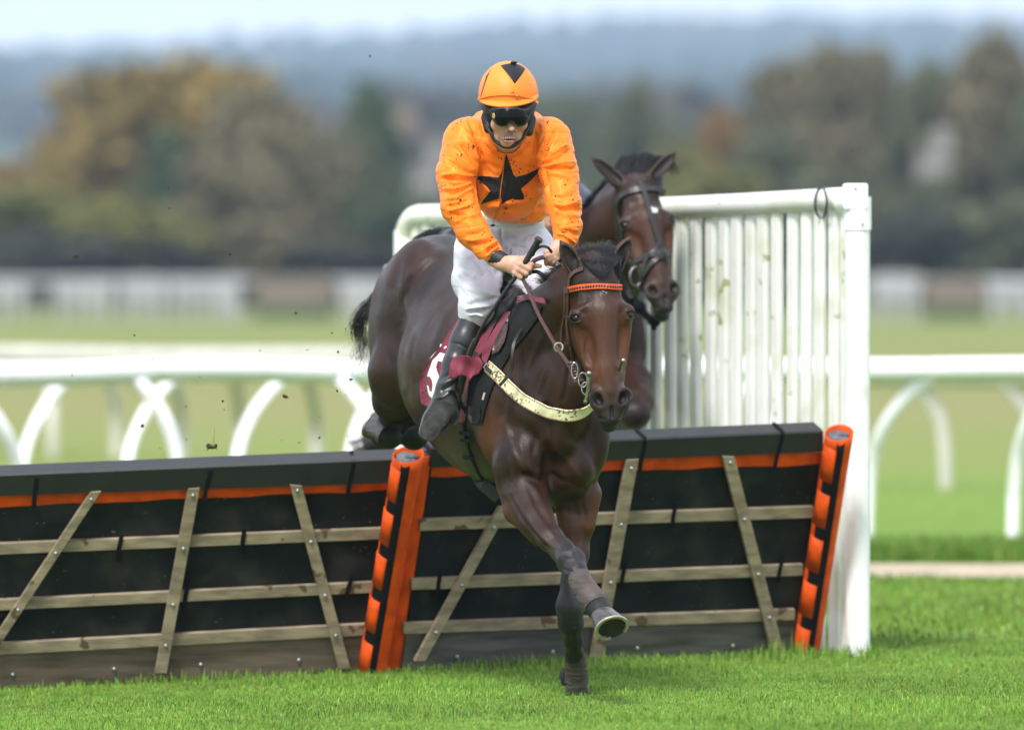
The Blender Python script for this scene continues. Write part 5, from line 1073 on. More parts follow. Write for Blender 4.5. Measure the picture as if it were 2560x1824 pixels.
EJ(1271, 232, 29.84, .078, .096, .095, .03); EJ(1271, 296, 29.812, .064, .076, .075, .03); EJ(1269, 332, 29.80, .050, .058, .044, .025)
for sx in (-1, 1):
    EJ(1273 + sx * 33, 311, 29.762, .020, .022, .022, .025, (.54, .265, .19)); EJ(1270 + sx * 27, 345, 29.80, .018, .03, .022, .02)
    EJ(1273 + sx * 17, 290, 29.742, .014, .010, .009, .01, SKIND, 'sub')
EJ(1267, 358, 29.768, .022, .020, .0155, .016); f.cap(P(1275, 290, 29.738), P(1279, 322, 29.704), .0085, .0125, .012, SKIN)
EJ(1270, 326, 29.722, .0085, .010, .007, .006, (.56, .27, .20)); EJ(1288, 327, 29.722, .0085, .010, .007, .006, (.56, .27, .20))
EJ(1274, 331, 29.708, .0035, .004, .003, .003, (.10, .03, .02), 'sub'); EJ(1284, 331.5, 29.708, .0035, .004, .003, .003, (.10, .03, .02), 'sub')
f.cap(P(1258, 334, 29.742), P(1250, 347, 29.752), .004, .003, .008, SKIND, None, 'sub'); f.cap(P(1294, 335, 29.742), P(1301, 347, 29.752), .004, .003, .008, SKIND, None, 'sub')
EJ(1271, 345, 29.742, .026, .016, .018, .014, SKIN)
f.chain([(1253, 343, 29.738, .0025), (1264, 339.5, 29.728, .0034), (1272, 340, 29.726, .0030), (1280, 339.5, 29.727, .0034), (1293, 344, 29.737, .0025)], .006, LIP, cw=1.5); f.chain([(1254, 347, 29.738, .0028), (1264, 353.5, 29.728, .0048), (1281, 354, 29.727, .0048), (1292, 347, 29.737, .0028)], .006, LIP, cw=1.5)
EJ(1273, 346.5, 29.722, .0235, .016, .0056, .003, (.15, .05, .04), 'sub')
# right hand closed on whip and rein
def HP(x, y, d): return (*Z2(x, y), d)
f.chain([HP(745, 505, 29.692) + (.025,), HP(800, 515, 29.680) + (.027,), HP(850, 525, 29.668) + (.028,)], .015, SKIN)
f.ell(P(*HP(885, 530, 29.664)), (.034, .022, .030), None, .014, SKIN)
f.cap(P(*HP(840, 480, 29.668)), P(*HP(940, 475, 29.650)), .017, .013, .012, SKIN); f.cap(P(*HP(840, 560, 29.668)), P(*HP(900, 600, 29.652)), .017, .013, .012, SKIN)
KN = [((945, 475, 29.646), (1025, 520, 29.640), (1020, 560, 29.672)), ((925, 520, 29.640), (1010, 562, 29.634), (1010, 600, 29.668)), ((905, 562, 29.641), (980, 605, 29.636), (975, 632, 29.668)), ((880, 600, 29.645), (928, 640, 29.642), (940, 650, 29.670))]
for i, (k1, k2, k3) in enumerate(KN):
    r = (.0115, .0112, .0105, .0095)[i]; f.cap(P(*HP(*k1)), P(*HP(*k2)), r * 1.08, r, .0045, SKIN); f.cap(P(*HP(*k2)), P(*HP(*k3)), r, r * .85, .003, SKIND); f.ell(P(*HP(*k1)), (r * 1.15, r * 1.1, r * 1.1), None, .006, (.54, .27, .20))
f.chain([HP(905, 470, 29.672) + (.013,), HP(980, 500, 29.668) + (.0115,), HP(1050, 535, 29.664) + (.0105,), HP(1108, 535, 29.660) + (.0085,)], .006, (.54, .25, .19))
# left hand, partly behind the horse's ear
f.chain([HP(1320, 330, 29.715) + (.026,), HP(1275, 365, 29.70) + (.028,), HP(1245, 410, 29.692) + (.026,)], .014, SKIN); f.ell(P(*HP(1262, 400, 29.690)), (.030, .022, .030), None, .012, SKIN)
for i, (a, b_, c) in enumerate((((1215, 385, 29.676), (1165, 410, 29.672), (1160, 455, 29.69)), ((1220, 425, 29.672), (1165, 450, 29.668), (1165, 515, 29.684)), ((1240, 455, 29.672), (1195, 480, 29.668), (1200, 520, 29.686)), ((1265, 470, 29.676), (1230, 500, 29.672), (1235, 530, 29.688)))):
    r = (.0108, .0108, .010, .009)[i]; f.cap(P(*HP(*a)), P(*HP(*b_)), r * 1.08, r, .004, SKIN); f.cap(P(*HP(*b_)), P(*HP(*c)), r, r * .85, .003, SKIND)
JV, JF, JC = f.mesh(1, .006); mesh_obj('body', JV, JF, skin_m, jock, colors=JC); TJ = bvh((JV, JF))
mb = MB()
for i, (x, w_) in enumerate(((1259.5, 2.6), (1264, 2.8), (1268.3, 3.0), (1273.5, 3.6), (1279, 3.4), (1283.6, 2.8), (1287.3, 2.2))):
    dd = 29.7235 + .00016 * abs(x - 1273) ** 1.6 * .4; mb.box(P(x, 344.0 + .06 * abs(x - 1273), dd), (w_ * .00100, 0, 0), (0, .0025, 0), (0, 0, .0042 - (.0010 if i in (0, 6) else 0)))
mb.build('teeth', teeth_m, jock, bevel=.0005)
# ---- silks
f = Field(axis_pts([(-.33, .0042), (.32, 0)]), axis_pts([(29.60, .0055), (30.45, 0)]), axis_pts([(1.66, .0042), (2.36, 0)]))
f.ell(P(1268, 425, 30.04), (.160, .125, .20), None, .03, SKIN); f.ell(P(1288, 512, 30.22), (.128, .115, .115), None, .06, SKIN); f.ell(P(1268, 335, 30.10), (.165, .125, .115), None, .05, SKIN)
f.chain([(1180, 345, 29.99, .078), (1362, 345, 29.99, .078)], .04)
f.chain([(1162, 350, 29.98, .083), (1140, 435, 29.90, .074), (1148, 515, 29.83, .069), (1182, 580, 29.775, .060), (1222, 628, 29.72, .045), (1238, 645, 29.705, .034)], .022)
f.chain([(1376, 350, 29.98, .083), (1398, 435, 29.90, .072), (1410, 515, 29.83, .064), (1418, 565, 29.775, .054), (1414, 595, 29.735, .044), (1408, 608, 29.72, .034)], .022)
f.chain([(1200, 352, 29.97, .055), (1235, 378, 29.955, .055), (1268, 392, 29.95, .055), (1302, 378, 29.955, .055), (1336, 352, 29.97, .055)], .03); f.chain([(1226, 352, 29.90, .022), (1245, 368, 29.885, .022), (1268, 377, 29.88, .022), (1290, 368, 29.885, .022), (1312, 352, 29.90, .022)], .015)
f.cap(P(1268, 320, 29.855), P(1268, 352, 29.885), .060, .052, .010, None, None, 'sub'); f.cap(P(1285, 640, 30.3), P(1280, 590, 30.26), .14, .13, .02, None, None, 'sub')
f.prims = []
SVt, SFt, _ = f.mesh(1)
def zz(*p): return [Z1(*q) for q in p]
FL = [  # creases of the satin, traced (crop coordinates), + ridge / - groove, width px
 (zz((200, 1175), (330, 1165), (430, 1185), (500, 1190)), .008, 5), (zz((200, 1205), (330, 1215), (470, 1215)), -.008, 4.5), (zz((215, 1300), (330, 1310), (480, 1245)), .008, 5), (zz((230, 1250), (340, 1265), (480, 1225)), -.006, 4),
 (zz((240, 1390), (330, 1385), (420, 1330), (500, 1280)), .006, 5), (zz((245, 1350), (330, 1345), (450, 1290)), -.006, 4.5), (zz((250, 1470), (350, 1440), (460, 1400)), -.006, 5), (zz((260, 1500), (370, 1485), (500, 1430)), .007, 6),
 (zz((300, 980), (400, 1080), (490, 1150)), .006, 5), (zz((260, 1040), (370, 1110), (490, 1170)), -.006, 5), (zz((300, 860), (390, 960), (470, 1080), (510, 1150)), .006, 6), (zz((380, 880), (440, 960), (500, 1090)), -.007, 5), (zz((430, 830), (500, 930), (545, 1060), (520, 1170)), .006, 5),
 (zz((470, 760), (520, 860), (560, 980), (555, 1080)), -.009, 5), (zz((410, 650), (450, 760), (530, 900)), .005, 6), (zz((440, 640), (480, 740), (545, 840)), -.005, 5), (zz((560, 700), (600, 800), (640, 880)), -.005, 5), (zz((620, 780), (680, 880), (745, 950)), .005, 5),
 (zz((1120, 1075), (1200, 1000), (1290, 930), (1370, 880)), .007, 5), (zz((1120, 1085), (1220, 1040), (1330, 970), (1400, 930)), -.008, 5), (zz((1130, 1095), (1250, 1080), (1350, 1060), (1440, 1060)), .007, 5), (zz((1140, 1110), (1250, 1120), (1350, 1110), (1450, 1110)), -.007, 5), (zz((1110, 1060), (1150, 950), (1220, 830), (1250, 760)), -.007, 5),
 (zz((1080, 1040), (1120, 930), (1180, 800)), .006, 6), (zz((1060, 1000), (1070, 880), (1060, 760)), -.010, 5), (zz((1100, 900), (1130, 780), (1120, 690)), .004, 6), (zz((1160, 1150), (1260, 1160), (1380, 1200)), .004, 8),
 (zz((1240, 1470), (1330, 1500), (1430, 1480), (1490, 1500)), -.008, 5), (zz((1230, 1440), (1340, 1455), (1470, 1420)), .006, 5), (zz((1245, 1510), (1340, 1540), (1470, 1560)), .007, 6), (zz((1220, 1370), (1310, 1390), (1440, 1330)), -.004, 7),
 (zz((1160, 1120), (1170, 1240), (1195, 1370)), -.012, 5), (zz((500, 1190), (515, 1320), (545, 1450)), -.012, 5), (zz((560, 1560), (700, 1500), (900, 1470), (1150, 1400)), -.005, 9), (zz((600, 1480), (800, 1440), (1000, 1420), (1180, 1300)), .005, 10),
 (zz((1000, 1580), (1050, 1530), (1130, 1440)), -.006, 5), (zz((980, 1570), (1030, 1500), (1100, 1400)), .005, 5), (zz((820, 1000), (835, 1200), (800, 1400), (690, 1520)), -.004, 4), (zz((870, 960), (885, 1080), (895, 1180)), .004, 5), (zz((610, 1060), (700, 1150), (770, 1130)), .003, 8), (zz((780, 1240), (760, 1380), (720, 1480)), .004, 6),
 (zz((900, 1200), (1000, 1280), (1150, 1280)), -.004, 9), (zz((560, 1230), (640, 1320), (700, 1350)), .004, 8), (zz((600, 1230), (700, 1260), (780, 1320)), -.003, 8)]
z2 = lambda *p: [Z2(*q) for q in p]
FL += [(z2((300, 70), (400, 60), (560, 110)), -.006, 6), (z2((330, 130), (430, 80), (560, 60)), .006, 6), (z2((420, 290), (500, 300), (600, 290), (690, 260)), .007, 5), (z2((450, 330), (540, 335), (640, 300)), -.007, 5), (z2((420, 250), (520, 240), (620, 200)), -.005, 7),
 (z2((600, 380), (650, 340), (715, 310)), .008, 3.5), (z2((610, 420), (655, 370), (720, 335)), -.008, 3), (z2((615, 450), (660, 400), (725, 355)), .007, 3), (z2((560, 380), (600, 330), (690, 300)), -.005, 4), (z2((1265, 240), (1330, 250), (1440, 330)), .007, 4), (z2((1280, 220), (1380, 210), (1470, 260)), -.007, 5), (z2((1260, 150), (1350, 170), (1480, 170)), .006, 6), (z2((1270, 190), (1370, 195), (1480, 210)), .004, 5)]
SVt = folds(SVt, SFt, [(q_, a_ * 1.55, w_ * .8) for q_, a_, w_ in FL])
def ridge(V, th, fr, seed, pw=4):
    x, z = V[:, 0], V[:, 2]; u = x * math.sin(th) + z * math.cos(th); v = x * math.cos(th) - z * math.sin(th)
    a = np.sin(u * fr + 2.2 * np.sin(v * 9 + seed) + 1.3 * np.sin(u * 11 + v * 17 + seed * 2)); m = .5 + .5 * np.sin(v * 13 + u * 7 + seed * 3.1); return (1 - np.abs(a)) ** pw * m
N = normals(SVt, SFt); xa, ya = px_of(SVt); wl_ = np.clip((1215 - xa) / 25, 0, 1); wr_ = np.clip((xa - 1352) / 25, 0, 1); wt_ = 1 - np.clip(wl_ + wr_, 0, 1)
SVt = SVt + N * (wl_ * (.0030 * ridge(SVt, .28, 62, 1) - .0026 * ridge(SVt, -.15, 75, 2) + .001 * ridge(SVt, .6, 120, 5)) + wr_ * (.0030 * ridge(SVt, -.35, 62, 3) - .0026 * ridge(SVt, .12, 75, 4) + .001 * ridge(SVt, -.6, 120, 6)) + wt_ * (.0016 * ridge(SVt, 1.2, 60, 7) - .0016 * ridge(SVt, .3, 46, 8) + .001 * ridge(SVt, -.7, 90, 9)))[:, None]
N = normals(SVt, SFt); ph = SVt[:, 0] * 95 + SVt[:, 2] * 70; SVt = SVt + N * (.0013 * np.sin(ph + 3 * np.sin(SVt[:, 2] * 31)) * np.sin(SVt[:, 0] * 40 - SVt[:, 2] * 55))[:, None]
silks = mesh_obj('silks', SVt, SFt, silk_m, jock); TSK = bvh((SVt, SFt))
star = [(798, 978), (830, 1080), (865, 1172), (885, 1190), (980, 1165), (1105, 1108), (1080, 1160), (1020, 1225), (932, 1300), (948, 1335), (960, 1362), (958, 1398), (905, 1402), (860, 1388), (845, 1392), (800, 1410), (755, 1440), (750, 1385), (690, 1400), (610, 1425), (552, 1450), (590, 1395), (650, 1318), (615, 1275), (500, 1185), (560, 1182), (650, 1185), (722, 1196), (748, 1165), (770, 1080)]
drape_obj('star_emblem', TSK, [Z1(*p) for p in star], blk_cloth, silks, sm=True, off=.0030, thick=.003, step=4, relax=1)
for (x, y) in ((795, 935), (725, 1582)): mb = MB(); h, _ = hit(TSK, *Z1(x, y)); mb.ball(h, .007, 10, 6, (1, .5, 1)); mb.build('button', silk_m, silks, smooth=True)
v, q = strap(TSK, [Z1(790, 940), Z1(775, 1060), Z1(755, 1250), Z1(735, 1440), Z1(700, 1540), Z1(672, 1610)], .004, off=.0035, thick=.0015, n=40); mb = MB(); mb.add(v, q); mb.build('button_placket', mat('orange_stitching', (.55, .13, .012), .5, .1), silks)
def ring_tube(name, a, b, ra, rb, m, parent, wob=.0, nn=20):
    mb = MB(); a, b = P(*a), P(*b); rows = 7
    mb.tube([a.lerp(b, i / rows) for i in range(rows + 1)], [ra + (rb - ra) * i / rows + wob * (1 if i % 2 else -1) for i in range(rows + 1)], nn); return mb.build(name, m, parent, smooth=True)
cuff = ring_tube('cuff', (*Z2(672, 440), 29.704), (*Z2(768, 488), 29.688), .0345, .0300, lycra_m, jock, .0006); ring_tube('cuff', (1413, 588, 29.735), (*Z2(1338, 318), 29.722), .036, .030, lycra_m, jock, .0006)
TC_ = BVHTree.FromObject(cuff, bpy.context.evaluated_depsgraph_get()); TC_ = bvh((np.array([tuple(v_.co) for v_ in cuff.data.vertices]), np.array([tuple(list(p_.vertices)[:3]) for p_ in cuff.data.polygons if len(p_.vertices) == 4] + [(p_.vertices[0], p_.vertices[2], p_.vertices[3]) for p_ in cuff.data.polygons if len(p_.vertices) == 4])))
letters('cuff_mark', [([Z2(655, 402), Z2(672, 396), Z2(664, 414), Z2(684, 412)], 1.1), ([Z2(650, 424), Z2(668, 428)], 1.0)], TC_, cloth_white, cuff, off=.001)
# ---- breeches
f = Field(axis_pts([(-.26, .0045), (.24, 0)]), axis_pts([(29.82, .006), (30.75, 0)]), axis_pts([(1.34, .0045), (1.86, 0)]))
f.ell(P(1270, 622, 30.42), (.158, .16, .125), None, .03); f.ell(P(1285, 560, 30.30), (.118, .105, .07), None, .04)
f.chain([(1205, 625, 30.36, .110), (1192, 700, 30.12, .092), (1200, 752, 29.985, .076), (1190, 775, 29.97, .064), (1181, 800, 29.975, .050)], .03)
f.chain([(1322, 625, 30.36, .105), (1346, 692, 30.10, .090), (1380, 745, 29.96, .076), (1392, 790, 30.05, .055)], .03); f.prims = []
BV, BF, _ = f.mesh(1)
BV = folds(BV, BF, [(q_, a_ * 3.0, w_ * .9) for q_, a_, w_ in [(z2((740, 190), (745, 280), (760, 350)), -.004, 3), (z2((780, 190), (770, 280), (790, 380)), .003, 5), (z2((1130, 220), (1000, 290), (880, 420)), .005, 6), (z2((1160, 280), (1020, 350), (930, 420)), -.005, 6), (z2((1180, 340), (1060, 400), (1010, 430)), .004, 7), (z2((380, 720), (500, 760), (640, 800)), .003, 10),
 (z2((420, 900), (520, 870), (640, 850), (720, 820)), -.005, 6), (z2((425, 930), (540, 915), (660, 900)), .005, 5), (z2((430, 960), (540, 950), (640, 930)), -.005, 4), (z2((450, 985), (520, 975), (590, 1000)), .004, 4), (z2((600, 600), (680, 700), (740, 760)), .004, 9), (z2((310, 520), (400, 560), (480, 640)), -.004, 12), (z2((300, 360), (380, 440), (460, 500)), .004, 12),
 (z2((620, 170), (800, 190), (1100, 130)), -.003, 4), (z2((900, 640), (960, 720), (1020, 780)), -.005, 8), (z2((1100, 560), (1150, 650), (1230, 730)), .004, 8), (z2((700, 600), (745, 560), (770, 590)), -.006, 8), (z2((480, 420), (560, 520), (600, 640)), -.003, 9), (z2((820, 260), (900, 330), (980, 360)), -.003, 7), (z2((640, 250), (680, 330), (730, 380)), .003, 7), (z2((360, 600), (430, 640), (520, 650)), .003, 8), (z2((1060, 250), (960, 330), (860, 400)), -.003, 5), (z2((1020, 480), (1080, 560), (1100, 680)), -.003, 8)]])
NB = normals(BV, BF); BV = BV + NB * (.0026 * ridge(BV, .5, 60, 1) - .0026 * ridge(BV, -.5, 55, 2) + np.clip((BV[:, 2] < 1.56) * 1.0, 0, 1) * .0035 * (ridge(BV, .25, 95, 3, 3) - .4))[:, None]
breech = mesh_obj('breeches', BV, BF, breech_m, jock); TB = bvh((BV, BF))
letters('trouser_lettering', [([Z2(1186, 268), Z2(1200, 282)], .9), ([Z2(1190, 300), Z2(1204, 296)], .9), ([Z2(1192, 330), Z2(1206, 322)], .9)], TB, mat('blue_print', (.04, .12, .5), .5, .1), breech, off=.001)
mb = MB(); mb.ball(P(*Z2(672, 160), 30.17), .006, 10, 6, (1.5, .6, .8)); mb.build('button', lycra_m, breech, smooth=True)
# ---- boots
f = Field(axis_pts([(-.36, .0042), (-.10, 0)]), axis_pts([(29.80, .0055), (30.30, 0)]), axis_pts([(.93, .0042), (1.47, 0)]))
f.chain([(1180, 800, 29.97, .0505), (1162, 850, 29.96, .053), (1140, 910, 29.95, .050), (1118, 970, 29.94, .041), (1112, 1000, 29.93, .046)], .02)
f.chain([(1112, 1012, 29.93, .056), (1090, 1048, 29.90, .050), (1070, 1078, 29.88, .040)], .03, None, ((-.45, -.80, .38), .55)); f.cap(P(1128, 1020, 29.94), P(1124, 1036, 29.93), .036, .034, .02)
f.cap(P(1182, 780, 29.97), P(1180, 796, 29.97), .05, .045, .004, None, None, 'sub'); f.prims = []
OV, OF, _ = f.mesh(1); OV = folds(OV, OF, [(zip_, a_, w_) for zip_, a_, w_ in [([Z5(620, 1180), Z5(680, 1165), Z5(740, 1120)], .005, 4), ([Z5(650, 1130), Z5(700, 1110), Z5(760, 1075)], -.006, 5), ([Z5(650, 1090), Z5(710, 1060), Z5(770, 1040)], .005, 5), ([Z5(640, 1050), Z5(700, 1030), Z5(780, 980)], -.004, 6), ([Z5(715, 800), Z5(780, 812), Z5(850, 850)], -.003, 2.5), ([Z5(690, 890), Z5(740, 900), Z5(800, 960)], .003, 9)]])
bo = mesh_obj('riding_boot', OV, OF, boot_leather, jock); TO = bvh((OV, OF))
ring_tube('boot_cuff', (1182, 790, 29.968), (1178, 802, 29.974), .0505, .0525, lycra_m, bo, 0)
drape_obj('boot_sole', TO, [Z5(600, 1215), Z5(640, 1190), Z5(690, 1195), Z5(770, 1235), Z5(782, 1290), Z5(765, 1350), Z5(730, 1362), Z5(700, 1345), Z5(660, 1380), Z5(640, 1430), Z5(595, 1468), Z5(545, 1455), Z5(515, 1430), Z5(520, 1370), Z5(550, 1290)], rub_m, bo, off=.006, thick=.008, step=5, relax=8)
f = Field(axis_pts([(.10, .007), (.34, 0)]), axis_pts([(29.95, .007), (30.60, 0)]), axis_pts([(.98, .007), (1.50, 0)]))
f.chain([(1392, 795, 30.05, .052), (1418, 850, 30.27, .052), (1442, 950, 30.45, .042), (1448, 985, 30.48, .042), (1462, 1020, 30.38, .034)], .02); f.prims = []
OV, OF, _ = f.mesh(1); mesh_obj('riding_boot', OV, OF, boot_leather, jock)
# stirrup iron belongs to the saddle
mb = MB(); mb.tube([P(*p) for p in spline([(*Z5(705, 1195), 29.93), (*Z5(700, 1150), 29.90), (*Z5(740, 1115), 29.88), (*Z5(770, 1150), 29.89), (*Z5(775, 1240), 29.92), (*Z5(720, 1290), 29.93), (*Z5(700, 1235), 29.93)], 30)], .0055, 8); mb.build('stirrup_iron', mat('muddy_steel', (.07, .06, .05), .45, .5, 40, metal=.5), saddle, smooth=True)
# ---- helmet, cap, goggles
f = Field(axis_pts([(-.15, .004), (.14, 0)]), axis_pts([(29.62, .004), (30.0, 0)]), axis_pts([(2.02, .004), (2.33, 0)]))
f.ell(P(1272, 262, 29.86), (.104, .122, .100), None, .02); f.cap(P(1218, 295, 29.82), P(1222, 322, 29.80), .024, .020, .02); f.cap(P(1326, 300, 29.82), P(1322, 330, 29.80), .022, .018, .02)
f.ell(P(1274, 330, 29.72), (.066, .12, .088), None, .010, None, 'sub'); f.ell(P(1271, 235, 29.845), (.086, .104, .10), None, .01, None, 'sub'); f.ell(P(1271, 350, 29.86), (.07, .09, .07), None, .01, None, 'sub'); f.prims = []
hv, hf, _ = f.mesh(1); helmet = mesh_obj('helmet', hv, hf, plastic_m, jock)
def dome(c, rx, ry, rz, th1, pitch, m, name, parent, fz=None, nn=48, rows=22, wrinkle=.0):
    V = []; F = []; c = P(*c); Mx = Matrix.Rotation(pitch, 3, 'X') @ Matrix.Rotation(R(-3), 3, 'Y')
    for i in range(rows + 1):
        th = th1 * i / rows
        for k in range(nn):
            ph = 2 * math.pi * k / nn; w_ = 1 + wrinkle * math.sin(ph * 7) * (i / rows) ** 3
            V.append(c + Mx @ Vector((rx * math.sin(th) * math.cos(ph) * w_, ry * math.sin(th) * math.sin(ph) * w_, rz * math.cos(th))))
    for i in range(rows):
        for k in range(nn): k2 = (k + 1) % nn; F.append((i * nn + k, (i + 1) * nn + k, (i + 1) * nn + k2, i * nn + k2))
    V = np.array([tuple(v_) for v_ in V]); return V, np.array(F), Mx, c
cv, cf, Mx, cc = dome((1271, 238, 29.855), .1145, .137, .130, R(96), R(14), cap_m, 'cap', jock, wrinkle=.012)
cap = mesh_obj('cap', cv, cf, cap_m, jock); TCAP = bvh((cv, cf))
drape_obj('cap_diamond', TCAP, zz((742, 162), (800, 230), (875, 330), (930, 260), (975, 195), (950, 170), (915, 152), (870, 143), (820, 143), (780, 150)), blk_cloth, cap, sm=True, off=.0018, thick=.0025, step=4)
drape_obj('cap_diamond', TCAP, zz((655, 195), (610, 260), (590, 330), (565, 420), (552, 480), (556, 490), (572, 420), (600, 330), (625, 265)), blk_cloth, cap, off=.0012, thick=.002, step=3)
mb = MB(); h, _ = hit(TCAP, *Z1(868, 150)); mb.ball(P(*Z1(866, 136), (h.y if h else 29.85)), .014, 14, 8, (1, 1, .42)); mb.build('cap_button', blk_cloth, cap, smooth=True)
v, q = strap(TCAP, zz((548, 470), (640, 440), (740, 430), (850, 432), (960, 448), (1050, 480), (1092, 510)), .008, off=.003, thick=.004, n=40, smooth=2); mb = MB(); mb.add(v, q); mb.build('cap_cord', cap_m, cap, smooth=True)
mb = MB(); b0 = Vector(hit(TCAP, *Z1(870, 420))[0]) + Vector((0, -.006, 0))
for dx, dz, l_ in ((-.012, .004, .012), (.012, .002, .012), (.016, -.006, .010), (-.004, .006, .007)): mb.tube([b0, b0 + Vector((dx * .6, -.004, dz * 1.6)), b0 + Vector((dx * 1.4, -.001, dz * .6))], [.0022, .004, .0018], 7)
mb.build('cap_bow', cap_m, cap, smooth=True)
def peak(name, rin, rout, hin, drop, span, m, parent, th=.003, lift=0):
    V = []; F = []; nn = 34; rw = 7
    for L_ in (0, 1):
        for i in range(rw + 1):
            t = i / rw
            for k in range(nn + 1):
                ph = R(-span) + 2 * R(span) * k / nn; e = max(0, math.cos(ph)) ** .6; x = math.sin(ph); yv = -math.cos(ph)
                r1x, r1y = rin[0], rin[1]; ex = (rout - 0) * t * e
                V.append(cc + Mx @ Vector((x * (r1x + ex * .30), yv * (r1y + ex), hin - drop * t ** 1.3 * (.55 + .45 * e) - L_ * th)))
    W = nn + 1; off = (rw + 1) * W
    for i in range(rw):
        for k in range(nn): a_ = (i * W + k, i * W + k + 1, (i + 1) * W + k + 1, (i + 1) * W + k); F.append(a_); F.append(tuple(off + z for z in a_[::-1]))
    for k in range(nn): F.append((rw * W + k, rw * W + k + 1, off + rw * W + k + 1, off + rw * W + k)[::-1])
    return mesh_obj(name, np.array([tuple(v_) for v_ in V]), F, m, parent)
peak('cap_peak', (.1145, .136), .030, .008, .014, 82, cap_m, cap, .003)
peak('helmet_peak', (.102, .124), .066, -.012, .022, 84, plastic_m, helmet, .005)
le = P(1273, 288, 29.800); lv = []; 
gv, gf, _, _ = dome((1273, 294, 29.800), .088, .124, .090, R(179), 0, None, '', None, nn=48, rows=30); TG = bvh((gv, gf))
gog = drape_obj('goggles', TG, zz((632, 575), (650, 555), (760, 545), (900, 550), (1000, 575), (1024, 600), (1010, 655), (985, 700), (955, 722), (905, 730), (878, 705), (862, 682), (845, 680), (822, 695), (795, 722), (745, 728), (700, 705), (660, 650)), plastic_m, jock, off=.0005, thick=.004, step=4)
drape_obj('goggle_lens', TG, zz((655, 580), (760, 560), (900, 565), (995, 590), (1008, 608), (995, 650), (970, 692), (945, 708), (908, 714), (888, 692), (868, 668), (845, 664), (815, 680), (790, 708), (748, 714), (710, 692), (675, 640)), lens_m, gog, off=.003, thick=.0025, step=4)
drape_obj('goggle_badge', TG, [Z1(680 + 13 * math.cos(a), 625 + 27 * math.sin(a)) for a in np.linspace(0, 6.0, 14)], mat('yellow_badge', (.30, .26, .03), .4, .1), gog, off=.0055, thick=.001, step=2)
for pts in (((606, 540), (612, 570), (640, 590)), ((1030, 560), (1015, 590), (1008, 620))): 
    mb = MB(); mb.tube([P(*Z1(*p), 29.735 + .0) for p in pts], .004, 7); mb.build('goggle_clip', plastic_m, gog, smooth=True)
mb = MB(); mb.tube([P(*p) for p in spline([(*Z1(610, 720), 29.79), (*Z1(655, 790), 29.775), (*Z1(690, 850), 29.775), (*Z1(760, 905), 29.77), (*Z1(830, 915), 29.77), (*Z1(900, 880), 29.775), (*Z1(960, 810), 29.78), (*Z1(1000, 740), 29.79)], 34)], .0072, 8); mb.build('chin_strap', lycra_m, helmet, smooth=True)
# ---- whip
w_ = spline([(*Z2(1090, 300), 29.60), (*Z2(1040, 390), 29.62), (*Z2(985, 480), 29.635), (*Z2(880, 640), 29.655), (*Z2(790, 760), 29.67), (*Z2(700, 900), 29.69), (*Z2(610, 1030), 29.72), (*Z2(540, 1170), 29.76), (*Z2(480, 1290), 29.80), (*Z2(430, 1440), 29.84), (*Z2(390, 1560), 29.87), (*Z5(780, 1150), 29.90)], 60)
whip = thing('riding_whip', P(*w_[14]), 'black padded riding whip held upright in the right fist of the nearer jockey', 'whip')
r = [.0125] * 9 + [.0115] * 5 + list(np.linspace(.0085, .0065, 16)) + list(np.linspace(.0065, .0062, 10)) + [.0125, .0135] + [.0135] * 17 + [.011]
mb = MB(); mb.tube([P(*p) for p in w_[:42]], r[:42], 12); mb.build('whip_handle', mat('whip_grip', (.012, .012, .013), .6, .3, 60, bump=1, bscale=160), whip, smooth=True)
mb = MB(); mb.tube([P(*p) for p in w_[40:]], r[40:], 12, flat=(Vector((-.4, -.8, .3)).normalized(), .6)); mb.build('padded_flap', leather_m, whip, smooth=True)
mb = MB(); mb.tube([P(*w_[0]), P(*w_[0]) + (P(*w_[0]) - P(*w_[1])).normalized() * .010], [.0165, .0150], 14); mb.build('whip_cap', leather_m, whip, smooth=True)
mb = MB(); q_ = spline([(*Z2(1040, 440), 29.63), (*Z2(1065, 390), 29.62), (*Z2(1120, 355), 29.62), (*Z2(1180, 365), 29.63), (*Z2(1215, 410), 29.65)], 24); a, b2 = ribbon([P(*p) for p in q_], [Vector((0, -1, .3)).normalized()] * 24, .011, .003); mb.add(a, b2); mb.build('wrist_loop', leather_m, whip)
# ================================================================ FAR HORSE AND RIDER
horse2 = thing('racehorse', (P(1480, 1600, 34).x, 34.4, 0), 'dark bay racehorse jumping behind the near horse, with black bridle and large white forehead spot', 'horse')
H2 = Loc(P(1590, 450, 33.42), frame(R(16), R(-20), R(-11.5)), 1.0)
f = Field(axis_pts([(-1.0, .014), (.20, .009), (.45, .0055), (.78, 0)]), axis_pts([(32.70, .008), (33.55, .016), (36.7, 0)]), axis_pts([(.45, .013), (1.40, .0055), (2.16, 0)]))
def E2(x, y, d, a, b_, c, k=.06, col=BAY): f.ell(P(x, y, d), (a, b_, c), BODY, k, col)
f.chain([(1455, 760, 34.0, .25), (1500, 660, 33.85, .19), (1550, 560, 33.62, .135), (1588, 495, 33.48, .10)], .06, BAY); f.chain([(1545, 475, 33.60, .05), (1480, 560, 33.85, .06), (1420, 640, 34.1, .07)], .05, DRK)
E2(1460, 860, 34.1, .255, .36, .31); E2(1340, 830, 34.6, .29, .6, .33, .08); E2(1225, 770, 35.3, .26, .40, .25, .08)
f.chain([(1540, 900, 33.95, .10), (1580, 960, 33.75, .085, BAY), (1592, 1005, 33.55, .065, BAY), (1588, 1035, 33.48, .060, BLK), (1570, 1075, 33.75, .042, BLK), (1540, 1085, 34.0, .045, BLK)], .03, BAY)
